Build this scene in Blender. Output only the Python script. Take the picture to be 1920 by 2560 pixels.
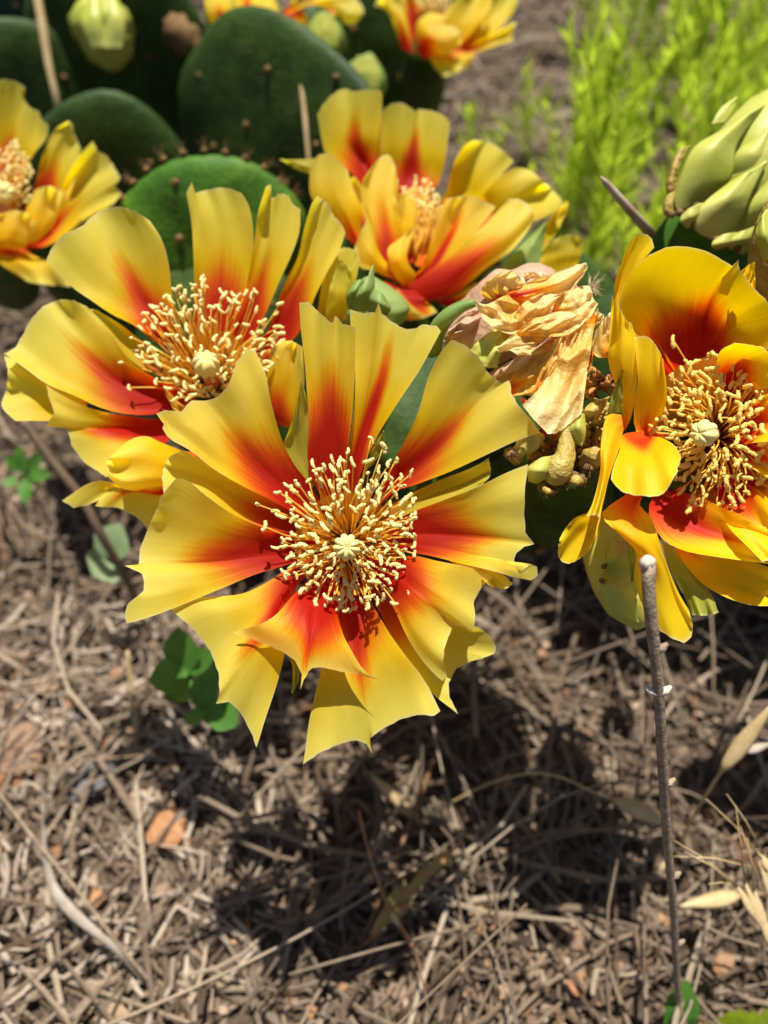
import bpy, math, random
import numpy as np
from mathutils import Vector, Matrix, noise

random.seed(7); rng = np.random.default_rng(11)
for o in list(bpy.data.objects): bpy.data.objects.remove(o)
scene = bpy.context.scene
COL = scene.collection

# ------------------------------------------------------------------ camera
PITCH = math.radians(55.0); CAMH = 0.27; FPX = 1934.0          # focal length in photo pixels (1920 x 2560)
cam = bpy.data.cameras.new('camera'); camo = bpy.data.objects.new('camera', cam); COL.objects.link(camo)
scene.camera = camo
camo.location = (0, 0, CAMH); camo.rotation_euler = (math.pi/2 - PITCH, 0, 0)
cam.sensor_fit = 'VERTICAL'; cam.lens = 4.4; cam.sensor_height = 4.4*2560/FPX; cam.sensor_width = 4.4*1920/FPX
cam.clip_start = 0.005; cam.clip_end = 300
cam.dof.use_dof = True; cam.dof.focus_distance = 0.152; cam.dof.aperture_fstop = 1.5; cam.dof.aperture_blades = 0

# ------------------------------------------------------------------ light
SUN = Vector((0.03, 0.32, 1.0)).normalized()
world = bpy.data.worlds.new('World'); scene.world = world; world.use_nodes = True
wn = world.node_tree.nodes; wl = world.node_tree.links
sky = wn.new('ShaderNodeTexSky'); sky.sky_type = 'NISHITA'; sky.sun_disc = False
sky.sun_elevation = math.asin(SUN.z); sky.sun_rotation = math.atan2(SUN.x, SUN.y)
bg = wn['Background']; bg.inputs['Strength'].default_value = 0.05
wl.new(sky.outputs[0], bg.inputs[0])
sl = bpy.data.lights.new('sun', 'SUN'); sl.energy = 5.0; sl.angle = math.radians(0.53); sl.color = (1, 0.965, 0.90)
so = bpy.data.objects.new('sun', sl); COL.objects.link(so); so.location = (0.3, 0.2, 2)
so.rotation_euler = SUN.to_track_quat('Z', 'Y').to_euler()
scene.view_settings.view_transform = 'Standard'; scene.view_settings.look = 'None'
scene.view_settings.exposure = 0.72; scene.view_settings.gamma = 1.0
scene.cycles.transparent_max_bounces = 8; scene.cycles.max_bounces = 10; scene.cycles.transmission_bounces = 8

# ------------------------------------------------------------------ pixel -> world
FW = Vector((0, math.cos(PITCH), -math.sin(PITCH))); RT = Vector((1, 0, 0)); UP = Vector((0, math.sin(PITCH), math.cos(PITCH)))
CP = Vector((0, 0, CAMH))
def P(x, y, z):
    x, y, z = float(x), float(y), float(z); return CP + z*((x-960)/FPX*RT - (y-1280)/FPX*UP + FW)
def ray(x, y):
    x, y = float(x), float(y); return (x-960)/FPX*RT - (y-1280)/FPX*UP + FW
def G(x, y, h=0.0):                     # where the pixel's ray meets height h
    r = ray(x, y); return CP + r*((h-CAMH)/r.z)
VIEWS = {'A': (280, 720, 1100/1659), 'B': (0, 440, 900/1659), 'C': (680, 180, 800/1659), 'D': (0, 0, 960/1659),
         'E': (1280, 520, 640/1264), 'F': (1060, 640, 520/1659), 'T': (900, 0, 1020/1659),
         'H': (0, 1000, 960/1361), 'K': (960, 1400, 960/1659), 'N': (0, 0, 1.0)}
def V(v, x, y):
    a, b, s = VIEWS[v]; return (a + x*s, b + y*s)
def pts(v, s):
    out = []
    for t in s.split():
        x, y = t.split(','); out.append(V(v, float(x), float(y)))
    return np.array(out)

# ------------------------------------------------------------------ generic helpers
def tag(o, label, cat, group=None):
    o['label'] = label; o['category'] = cat
    if group: o['group'] = group
    return o
def empty(name, loc):
    o = bpy.data.objects.new(name, None); COL.objects.link(o); o.location = loc; o.empty_display_size = 0.01
    return o
def link_mesh(name, me, parent=None):
    o = bpy.data.objects.new(name, me); COL.objects.link(o)
    if parent is not None:
        o.parent = parent; o.matrix_parent_inverse = PINV(parent)
    return o
def PINV(p):
    m = Matrix.Identity(4); q = p
    chain = []
    while q is not None: chain.append(q); q = q.parent
    for q in reversed(chain):
        m = m @ q.matrix_parent_inverse @ q.matrix_basis
    return m.inverted()
class MB:
    def __init__(s): s.v = []; s.f = []
    def add(s, v, f):
        n = len(s.v); s.v += [tuple(p) for p in v]; s.f += [tuple(i+n for i in q) for q in f]
    def mesh(s, name, mat, smooth=True):
        me = bpy.data.meshes.new(name); me.from_pydata(s.v, [], s.f); me.materials.append(mat)
        if smooth: me.polygons.foreach_set('use_smooth', [True]*len(me.polygons))
        me.update(); return me
    def build(s, name, mat, parent=None, smooth=True): return link_mesh(name, s.mesh(name, mat, smooth), parent)
def frame(d):
    d = d.normalized(); a = Vector((0, 0, 1)) if abs(d.z) < 0.9 else Vector((1, 0, 0))
    x = d.cross(a).normalized(); return x, d.cross(x).normalized()
def tube(p, r, sides=6, cap=True, flat=1.0, rough=0.0):
    p = [Vector(q) for q in p]; n = len(p); v = []; f = []
    if not hasattr(r, '__len__'): r = [r]*n
    x = None
    for i in range(n):
        d = (p[min(i+1, n-1)] - p[max(i-1, 0)])
        if d.length < 1e-9: d = Vector((0, 0, 1))
        d.normalize()
        if x is None: x, y = frame(d)
        else:
            x = (x - d*x.dot(d)).normalized(); y = d.cross(x)
        for k in range(sides):
            a = 2*math.pi*k/sides; q = 1 + (random.uniform(-rough, rough) if rough else 0)
            v.append(p[i] + (x*math.cos(a) + y*math.sin(a)*flat)*float(r[i]*q))
    for i in range(n-1):
        for k in range(sides):
            k2 = (k+1) % sides
            f.append((i*sides+k, i*sides+k2, (i+1)*sides+k2, (i+1)*sides+k))
    if cap:
        f.append(tuple(range(sides-1, -1, -1))); f.append(tuple((n-1)*sides+k for k in range(sides)))
    return v, f
def catmull(p, n):
    """resample polyline p (k x d) by a smooth curve, n points, even in arc length"""
    p = np.asarray(p, float); k = len(p)
    if k == 2:
        t = np.linspace(0, 1, n)[:, None]; return p[0]*(1-t) + p[1]*t
    q = np.vstack([2*p[0]-p[1], p, 2*p[-1]-p[-2]]); out = []
    for i in range(k-1):
        a, b, c, d = q[i], q[i+1], q[i+2], q[i+3]
        for t in np.linspace(0, 1, 14, endpoint=False):
            out.append(0.5*((2*b) + (c-a)*t + (2*a-5*b+4*c-d)*t*t + (3*b-a-3*c+d)*t**3))
    out.append(p[-1]); out = np.array(out)
    s = np.concatenate([[0], np.cumsum(np.linalg.norm(np.diff(out[:, :2], axis=0), axis=1))])
    if s[-1] == 0: return np.repeat(out[:1], n, 0)
    t = np.linspace(0, s[-1], n)
    return np.stack([np.interp(t, s, out[:, j]) for j in range(out.shape[1])], 1)
def grid_faces(nu, nv):
    return [(j*nu+i, j*nu+i+1, (j+1)*nu+i+1, (j+1)*nu+i) for j in range(nv-1) for i in range(nu-1)]

# ------------------------------------------------------------------ materials
class NT:
    def __init__(s, name):
        s.m = bpy.data.materials.new(name); s.m.use_nodes = True; s.t = s.m.node_tree; s.t.nodes.clear()
        s.out = s.n('ShaderNodeOutputMaterial')
    def n(s, t, **k):
        o = s.t.nodes.new(t)
        for a, b in k.items(): setattr(o, a, b)
        return o
    def l(s, a, b): s.t.links.new(a, b)
    def val(s, x, sock):
        if isinstance(x, (int, float)): sock.default_value = x
        else: s.l(x, sock)
    def m2(s, op, a, b=0.0, c=None, clamp=False):
        o = s.n('ShaderNodeMath', operation=op); o.use_clamp = clamp
        s.val(a, o.inputs[0]); s.val(b, o.inputs[1])
        if c is not None: s.val(c, o.inputs[2])
        return o.outputs[0]
    def sstep(s, x, lo, hi):
        o = s.n('ShaderNodeMapRange', interpolation_type='SMOOTHSTEP'); s.val(x, o.inputs[0])
        s.val(lo, o.inputs[1]); s.val(hi, o.inputs[2]); return o.outputs[0]
    def ramp(s, x, stops):
        o = s.n('ShaderNodeValToRGB'); e = o.color_ramp.elements
        while len(e) < len(stops): e.new(0.5)
        for i, (p, c) in enumerate(stops): e[i].position = p; e[i].color = (*c, 1)
        s.val(x, o.inputs[0]); return o.outputs[0]
    def mix(s, f, a, b, blend='MIX'):
        o = s.n('ShaderNodeMix', data_type='RGBA', blend_type=blend); s.val(f, o.inputs[0])
        for x, i in ((a, 6), (b, 7)):
            if isinstance(x, tuple): o.inputs[i].default_value = (*x, 1)
            else: s.l(x, o.inputs[i])
        return o.outputs[2]
    def noise(s, vec, scale, detail=3, rough=0.55):
        o = s.n('ShaderNodeTexNoise'); o.inputs['Scale'].default_value = scale
        o.inputs['Detail'].default_value = detail; o.inputs['Roughness'].default_value = rough
        if vec is not None: s.l(vec, o.inputs['Vector'])
        return o.outputs['Fac']
    def attr(s, name): return s.n('ShaderNodeAttribute', attribute_type='OBJECT', attribute_name=name).outputs['Fac']
    def pos(s): return s.n('ShaderNodeNewGeometry').outputs['Position']
    def obj(s): return s.n('ShaderNodeTexCoord').outputs['Object']
    def bump(s, h, strength, dist):
        o = s.n('ShaderNodeBump'); o.inputs['Strength'].default_value = strength; o.inputs['Distance'].default_value = dist
        s.l(h, o.inputs['Height']); return o.outputs[0]
    def finish(s, col, rough=0.6, bump=None, trans=None, tfac=0.4, spec=0.5, sheen=0.0):
        p = s.n('ShaderNodeBsdfPrincipled')
        if isinstance(col, tuple): p.inputs['Base Color'].default_value = (*col, 1)
        else: s.l(col, p.inputs['Base Color'])
        s.val(rough, p.inputs['Roughness']); p.inputs['Specular IOR Level'].default_value = spec
        p.inputs['Sheen Weight'].default_value = sheen
        if bump is not None: s.l(bump, p.inputs['Normal'])
        sh = p.outputs[0]
        if trans is not None:
            t = s.n('ShaderNodeBsdfTranslucent')
            if isinstance(trans, tuple): t.inputs[0].default_value = (*trans, 1)
            else: s.l(trans, t.inputs[0])
            if bump is not None: s.l(bump, t.inputs['Normal'])
            x = s.n('ShaderNodeMixShader'); s.val(tfac, x.inputs[0]); s.l(sh, x.inputs[1]); s.l(t.outputs[0], x.inputs[2])
            sh = x.outputs[0]
        s.l(sh, s.out.inputs[0]); return s.m

def petal_material(name, deep, pale, tr=0.45, wilt=False):
    s = NT(name)
    uv = s.n('ShaderNodeTexCoord').outputs['UV']
    sep = s.n('ShaderNodeSeparateXYZ'); s.l(uv, sep.inputs[0]); u, v = sep.outputs[0], sep.outputs[1]
    oi = s.n('ShaderNodeObjectInfo').outputs['Random']
    mp = s.n('ShaderNodeMapping'); s.l(uv, mp.inputs[0]); mp.inputs['Scale'].default_value = (26, 1.3, 1)
    cb = s.n('ShaderNodeCombineXYZ'); s.l(s.m2('MULTIPLY', oi, 37), cb.inputs[0]); s.l(s.m2('MULTIPLY', oi, 11), cb.inputs[1]); s.l(cb.outputs[0], mp.inputs['Location'])
    streak = s.noise(mp.outputs[0], 1.0, 4, 0.6)
    mp2 = s.n('ShaderNodeMapping'); s.l(uv, mp2.inputs[0]); mp2.inputs['Scale'].default_value = (90, 3, 1)
    fine = s.noise(mp2.outputs[0], 1.0, 3, 0.6)
    blot = s.noise(s.pos(), 160, 3, 0.5)
    c = s.m2('ABSOLUTE', s.m2('MULTIPLY', s.m2('SUBTRACT', u, 0.5), 2.0))
    red, mid = s.m2('MULTIPLY', s.attr('red'), 1.12), s.m2('MULTIPLY', s.attr('mid'), 1.05)
    c2 = s.m2('MULTIPLY', c, c)
    g = s.m2('EXPONENT', s.m2('MULTIPLY', c2, -14.0))
    ext = s.m2('ADD', s.m2('MULTIPLY', red, s.m2('SUBTRACT', 1.0, s.m2('MULTIPLY', c2, 0.45))),
               s.m2('MULTIPLY', s.m2('SUBTRACT', mid, red), g))
    vv = s.m2('ADD', v, s.m2('MULTIPLY', s.m2('SUBTRACT', streak, 0.5), 0.20))
    vv = s.m2('ADD', vv, s.m2('MULTIPLY', s.m2('SUBTRACT', fine, 0.5), 0.09))
    t = s.sstep(s.m2('SUBTRACT', ext, vv), -0.30, 0.30)
    # the streak on the midrib stays half strength so that it fades to orange
    base = s.mix(s.sstep(s.m2('ADD', v, s.m2('MULTIPLY', s.m2('SUBTRACT', blot, .5), .3)), 0.35, 1.0), deep, pale)
    warm = s.ramp(t, [(0.0, deep), (0.38, (0.92, 0.40, 0.012)), (0.66, (0.86, 0.13, 0.008)), (1.0, (0.58, 0.020, 0.008))])
    col = s.mix(s.sstep(t, 0.02, 0.4), base, warm)
    gr = s.attr('green'); col = s.mix(gr, col, (0.36, 0.40, 0.07))
    hue = s.n('ShaderNodeHueSaturation'); s.l(col, hue.inputs['Color'])
    s.l(s.m2('ADD', 0.85, s.m2('MULTIPLY', s.m2('ADD', streak, s.m2('ADD', fine, blot)), 0.11)), hue.inputs['Value'])
    col = hue.outputs[0]
    rim = s.m2('MAXIMUM', s.sstep(v, 0.965, 1.0), s.sstep(c, 0.965, 1.0))
    rim = s.m2('MULTIPLY', rim, s.sstep(v, 0.35, 0.8))
    col = s.mix(s.m2('MULTIPLY', rim, 0.5), col, (0.86, 0.80, 0.42))
    tc = s.n('ShaderNodeHueSaturation'); s.l(col, tc.inputs['Color']); tc.inputs['Saturation'].default_value = 1.12; tc.inputs['Value'].default_value = 1.1
    sp = s.noise(s.pos(), 5200, 1, 0.5)
    h = s.m2('ADD', s.m2('MULTIPLY', fine, 0.8), s.m2('MULTIPLY', streak, 1.2))
    b1 = s.bump(h, 0.09, 0.0006)
    b2 = s.n('ShaderNodeBump'); b2.inputs['Strength'].default_value = 0.25; b2.inputs['Distance'].default_value = 0.00008
    s.l(sp, b2.inputs['Height']); s.l(b1, b2.inputs['Normal'])
    nb = b2.outputs[0]
    if wilt:
        w = s.noise(s.pos(), 420, 4, 0.62); b3 = s.n('ShaderNodeBump'); b3.inputs['Strength'].default_value = 0.7; b3.inputs['Distance'].default_value = 0.0011
        s.l(w, b3.inputs['Height']); s.l(nb, b3.inputs['Normal']); nb = b3.outputs[0]
    return s.finish(col, 0.36 if wilt else 0.5, nb, tc.outputs[0], tr, 0.6 if wilt else 0.2)

M = {}
M['petal'] = petal_material('petal_yellow', (0.95, 0.62, 0.007), (0.96, 0.80, 0.125), 0.64)
M['petal_gold'] = petal_material('petal_golden', (0.92, 0.56, 0.005), (0.90, 0.64, 0.014), 0.5)
M['petal_wilt'] = petal_material('petal_wilted', (0.84, 0.53, 0.11), (0.90, 0.72, 0.33), 0.45, True)

def simple(name, c1, c2, scale, rough=0.6, bump=None, trans=None, tfac=0.3, spec=0.4, detail=4, sheen=0.0):
    s = NT(name); f = s.noise(s.pos(), scale, detail)
    col = s.ramp(f, [(0.3, c1), (0.7, c2)])
    b = s.bump(s.noise(s.pos(), scale*bump[2], 3), bump[0], bump[1]) if bump else None
    return s.finish(col, rough, b, trans, tfac, spec, sheen)
M['anther'] = simple('pollen_cream', (0.94, 0.78, 0.27), (0.98, 0.89, 0.46), 900, 0.9, (0.6, 0.0002, 7), (0.98, 0.82, 0.3), 0.35, 0.1)
M['anther_gold'] = simple('pollen_golden', (0.92, 0.66, 0.14), (0.96, 0.78, 0.27), 900, 0.9, (0.6, 0.0002, 7), (0.95, 0.7, 0.15), 0.35, 0.1)
M['filament'] = simple('filament_orange', (0.93, 0.58, 0.05), (0.97, 0.76, 0.17), 120, 0.45, None, (0.98, 0.7, 0.1), 0.5, 0.4)
M['stigma'] = simple('stigma_cream', (0.84, 0.68, 0.20), (0.92, 0.80, 0.36), 700, 0.7, (0.6, 0.0002, 5), (0.9, 0.8, 0.3), 0.2, 0.2)
M['throat'] = simple('throat_ochre', (0.62, 0.28, 0.02), (0.84, 0.52, 0.06), 300, 0.6, None, (0.6, 0.2, 0.02), 0.3)
M['style'] = simple('style_pink', (0.60, 0.10, 0.09), (0.70, 0.30, 0.16), 200, 0.5)
def pad_mat(name, c1, c2, c3):
    s = NT(name); n1 = s.noise(s.pos(), 70, 5, .65); n2 = s.noise(s.pos(), 600, 3)
    col = s.ramp(s.m2('ADD', s.m2('MULTIPLY', n1, 0.75), s.m2('MULTIPLY', n2, 0.25)), [(0.36, c1), (0.52, c2), (0.66, c3)])
    vor = s.noise(s.pos(), 210, 2); col = s.mix(s.m2('MULTIPLY', s.sstep(vor, 0.70, 0.78), 0.7), col, (0.07, 0.035, 0.015))
    return s.finish(col, 0.6, s.bump(s.m2('ADD', n1, s.m2('MULTIPLY', n2, .25)), 0.5, 0.002), None, 0, 0.2)
M['pad'] = pad_mat('cactus_green', (0.016, 0.034, 0.005), (0.028, 0.062, 0.008), (0.062, 0.095, 0.014))
M['pad_blue'] = pad_mat('cactus_blue_green', (0.022, 0.055, 0.03), (0.034, 0.075, 0.04), (0.055, 0.10, 0.05))
M['pad_bright'] = pad_mat('cactus_bright_green', (0.028, 0.085, 0.006), (0.050, 0.135, 0.009), (0.10, 0.19, 0.016))
M['scale'] = simple('bud_scale_green', (0.40, 0.44, 0.04), (0.60, 0.57, 0.15), 70, 0.45, (0.25, 0.0006, 4), (0.45, 0.5, 0.08), 0.18, 0.4)
M['sepal'] = simple('sepal_green', (0.16, 0.27, 0.05), (0.32, 0.40, 0.12), 90, 0.5, (0.2, 0.0005, 4), (0.4, 0.5, 0.08), 0.3, 0.4)
M['scale_dry'] = simple('scale_brown', (0.10, 0.055, 0.02), (0.26, 0.16, 0.06), 260, 0.8, (0.5, 0.0006, 4))
M['areole'] = simple('areole_brown', (0.06, 0.03, 0.012), (0.26, 0.15, 0.05), 1500, 0.9, (0.8, 0.0003, 2))
M['shrivel'] = simple('shrivelled_orange', (0.36, 0.13, 0.025), (0.66, 0.36, 0.08), 210, 0.6, (1.0, 0.0016, 3), (0.7, 0.3, 0.05), 0.15, 0.4)
M['olive'] = simple('shrivelled_olive', (0.30, 0.20, 0.035), (0.52, 0.40, 0.09), 160, 0.5, (0.9, 0.0012, 3), (0.5, 0.4, 0.06), 0.12, 0.4)
M['hair'] = simple('dry_hair', (0.55, 0.45, 0.28), (0.75, 0.66, 0.5), 400, 0.6, None, (0.8, 0.7, 0.5), 0.4)
M['spine'] = simple('spine_pale', (0.30, 0.20, 0.13), (0.62, 0.52, 0.42), 120, 0.5)
M['pinkbody'] = simple('withered_pink', (0.50, 0.28, 0.17), (0.62, 0.42, 0.28), 120, 0.35, (0.7, 0.001, 4), (0.7, 0.4, 0.2), 0.2, 0.5)
M['leaf'] = simple('leaf_green', (0.055, 0.17, 0.022), (0.11, 0.26, 0.035), 160, 0.45, None, (0.2, 0.42, 0.04), 0.35, 0.4)
M['leaf_grey'] = simple('leaf_pale', (0.20, 0.30, 0.13), (0.32, 0.42, 0.22), 120, 0.6, None, (0.35, 0.45, 0.2), 0.3, 0.3)
M['grass'] = simple('shoot_green', (0.28, 0.40, 0.015), (0.56, 0.65, 0.06), 45, 0.5, None, (0.60, 0.74, 0.05), 0.5, 0.3)
def straw_mat(name, stops, bump=0.4):
    s = NT(name); g = s.n('ShaderNodeNewGeometry'); oi = s.n('ShaderNodeObjectInfo').outputs['Random']
    r = s.m2('FRACT', s.m2('ADD', g.outputs['Random Per Island'], oi))
    col = s.ramp(r, stops); n = s.noise(s.pos(), 420, 4); 
    h = s.n('ShaderNodeHueSaturation'); s.l(col, h.inputs['Color']); s.l(s.m2('ADD', 0.55, s.m2('MULTIPLY', n, 0.9)), h.inputs['Value'])
    return s.finish(h.outputs[0], 0.62, s.bump(s.noise(s.pos(), 1500, 3), bump, 0.0004), None, 0, 0.3)
M['straw'] = straw_mat('dry_straw', [(0.0, (0.067, 0.041, 0.024)), (0.22, (0.140, 0.096, 0.061)), (0.45, (0.200, 0.142, 0.091)), (0.65, (0.112, 0.079, 0.055)), (0.85, (0.267, 0.202, 0.135)), (0.94, (0.323, 0.253, 0.174)), (1.0, (0.156, 0.067, 0.022))])
M['chip'] = straw_mat('orange_chip', [(0.0, (0.299, 0.132, 0.053)), (0.35, (0.370, 0.185, 0.079)), (0.7, (0.229, 0.141, 0.088)), (1.0, (0.370, 0.246, 0.141))], 0.8)
M['gravel'] = straw_mat('grit', [(0.0, (0.082, 0.054, 0.034)), (0.3, (0.248, 0.146, 0.083)), (0.55, (0.348, 0.254, 0.172)), (0.8, (0.182, 0.124, 0.083)), (0.93, (0.363, 0.170, 0.062)), (1.0, (0.413, 0.324, 0.228))], 0.8)
M['pale_chaff'] = straw_mat('pale_chaff', [(0.0, (0.158, 0.112, 0.075)), (0.3, (0.331, 0.259, 0.190)), (0.6, (0.418, 0.343, 0.258)), (0.85, (0.259, 0.175, 0.109)), (1.0, (0.446, 0.378, 0.299))], 0.6)
M['stone'] = straw_mat('grey_stone', [(0.0, (0.12, 0.11, 0.11)), (1.0, (0.24, 0.22, 0.20))], 0.8)
M['twig'] = simple('twig_bark', (0.16, 0.105, 0.065), (0.40, 0.30, 0.20), 520, 0.6, (0.7, 0.0006, 3))
M['twig_end'] = simple('twig_broken_end', (0.50, 0.40, 0.30), (0.68, 0.58, 0.46), 900, 0.8)
M['blade'] = simple('dry_blade', (0.56, 0.40, 0.18), (0.76, 0.60, 0.33), 160, 0.5, (0.4, 0.0004, 6), (0.7, 0.5, 0.25), 0.3, 0.4)
M['greyblade'] = simple('grey_dry_blade', (0.34, 0.28, 0.21), (0.54, 0.46, 0.36), 220, 0.7, (0.6, 0.0005, 6), (0.5, 0.42, 0.3), 0.2, 0.3)
M['redstem'] = simple('reddish_stem', (0.34, 0.12, 0.05), (0.48, 0.24, 0.10), 140, 0.5)
M['spikelet'] = simple('green_red_spikelet', (0.36, 0.30, 0.07), (0.48, 0.24, 0.10), 260, 0.5, (0.5, 0.0004, 4), (0.5, 0.4, 0.1), 0.3)
def soil_mat():
    s = NT('soil'); p = s.pos(); n1 = s.noise(p, 9, 5); n2 = s.noise(p, 90, 5, 0.65); n3 = s.noise(p, 900, 3)
    col = s.ramp(s.m2('ADD', s.m2('MULTIPLY', n1, 0.35), s.m2('ADD', s.m2('MULTIPLY', n2, 0.4), s.m2('MULTIPLY', n3, 0.25))),
                 [(0.32, (0.034, 0.023, 0.017)), (0.5, (0.085, 0.058, 0.040)), (0.68, (0.19, 0.14, 0.10))])
    return s.finish(col, 0.95, s.bump(s.m2('ADD', n2, s.m2('MULTIPLY', n3, 0.4)), 0.8, 0.006), None, 0, 0.15)
M['soil'] = soil_mat()

# ------------------------------------------------------------------ petals traced in the photo, with their own depth
def noise_v(x, y, z): return noise.noise(Vector((x, y, z)))
PSEED = [0]
def patch(v, L, T, R, d, z0, cup=1.5, rip=0.6, nu=17, nv=25, ext=None, wob=0.7, tw=0.0, power=2.2, crease=0.0, curl=1.5, jag=1.0):
    """L and R: side edges from base to tip corners, T: the tip edge from L to R (photo pixels); d: depth in mm behind z0 along the length"""
    L, T, R = pts(v, L), pts(v, T), pts(v, R)
    d = list(d)
    if ext is not None:
        c = np.array(ext[0]); L = np.vstack([c + (L[0]-c)*0.22, L]); R = np.vstack([c + (R[0]-c)*0.22, R])
        lens = np.linalg.norm(np.diff(L, axis=0), axis=1).sum(); f0 = np.linalg.norm(L[1]-L[0])/max(lens, 1e-6)
        xs = [0] + list(f0 + (1-f0)*np.linspace(0, 1, len(d))); ds = [ext[1]] + d
    else: xs = list(np.linspace(0, 1, len(d))); ds = d
    T = np.vstack([L[-1], T[1:-1], R[-1]]) if len(T) > 2 else np.vstack([L[-1], R[-1]])
    Lc, Rc, Tc = catmull(L, nv), catmull(R, nv), catmull(T, nu) if len(T) < 6 else lin(T, nu)
    PSEED[0] += 1; sd = PSEED[0]*7.31
    dd = catmull(np.stack([np.array(xs)*100, np.array(ds, float)], 1), 60)
    vs = np.linspace(0, 1, nv); us = np.linspace(0, 1, nu); verts = []; uvs = []
    f0 = xs[1] if ext is not None else 0.0
    Tl = Lc[-1][None]*(1-us[:, None]) + Rc[-1][None]*us[:, None]
    ph = random.uniform(0, 6.28); k = random.choice((1.0, 1.5, 2.0))
    for j, t in enumerate(vs):
        dep = np.interp(t*100, dd[:, 0], dd[:, 1]); w = t**power
        for i, u in enumerate(us):
            q = Lc[j]*(1-u) + Rc[j]*u + w*(Tc[i]-Tl[i])
            e = 0.6*4*u*(1-u) + 0.4*(1-abs(2*u-1))
            q = q + jag*w*w*np.array([noise_v(u*19+sd, t*6, 1.0), noise_v(u*19+sd, t*6, 9.0)])*3.0
            z = dep + cup*e*min(1, 1.6*t+0.15) + rip*w*math.sin(2*math.pi*k*u+ph) + curl*(t**5*(noise_v(u*3.3+sd, sd, 5.0)*2.4-0.5) + abs(2*u-1)**5*(noise_v(t*3.5+sd, u, 8.0)*1.8-.3)*t) + 0.5*wob*noise_v(u*6.5+sd, t*2.2, sd+4)*t + wob*noise_v(u*2.6+sd, t*3.0, sd)*(0.4+t) + tw*(u-0.5)*t
            if crease: z += crease*(abs(noise_v(u*2.3+sd+t, t*2.6, sd*.7))*2.6 - .6 + .45*noise_v(u*6+sd, t*6, 3.3))*min(1, t*2+.3)
            verts.append(P(q[0], q[1], z0 + z/1000)); uvs.append((u, (t-f0)/(1-f0) if t > f0 else 0.0))
    return verts, grid_faces(nu, nv), uvs
def lin(T, n):
    """tip edge: a smooth line that keeps every traced corner"""
    k = len(T); q = np.vstack([2*T[0]-T[1], T, 2*T[-1]-T[-2]]); out = []
    for i in range(k-1):
        a, b, c, d = q[i], q[i+1], q[i+2], q[i+3]
        for t in np.linspace(0, 1, 12, endpoint=False):
            sm = 0.5*((2*b) + (c-a)*t + (2*a-5*b+4*c-d)*t*t + (3*b-a-3*c+d)*t**3); out.append(0.5*sm + 0.5*(b*(1-t)+c*t))
    out.append(T[-1]); out = np.array(out)
    s = np.concatenate([[0], np.cumsum(np.linalg.norm(np.diff(out, axis=0), axis=1))]); t = [s[i*12] for i in range(k)]
    while len(t) < n:
        g = int(np.argmax(np.diff(t))); t.insert(g+1, (t[g]+t[g+1])/2)
    return np.stack([np.interp(t, s, out[:, 0]), np.interp(t, s, out[:, 1])], 1)
def petal(par, v, L, T, R, d, z0, name='petal', mat='petal', red=0.45, mid=0.62, green=0.0, thick=0.0, label=None, **k):
    k.setdefault('nu', 21 if len(T.split()) < 8 else 33)
    if mat in ('scale', 'sepal', 'olive'): k.setdefault('curl', 0.0); k.setdefault('jag', 0.15); k['wob'] = min(k.get('wob', .15), .15); k.setdefault('rip', .1)
    vs, fs, uv = patch(v, L, T, R, d, z0, **k)
    me = bpy.data.meshes.new(name); me.from_pydata(vs, [], fs); me.materials.append(M[mat])
    ul = me.uv_layers.new(name='UVMap'); li = np.zeros(len(me.loops), int); me.loops.foreach_get('vertex_index', li)
    ul.data.foreach_set('uv', np.array(uv)[li].astype(np.float32).ravel())
    me.polygons.foreach_set('use_smooth', [True]*len(me.polygons)); me.update()
    o = link_mesh(name, me, par); o['red'] = red; o['mid'] = mid; o['green'] = green
    if thick:
        m = o.modifiers.new('thick', 'SOLIDIFY'); m.thickness = thick; m.offset = 0
    if label: o['label'] = label
    return o

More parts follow.
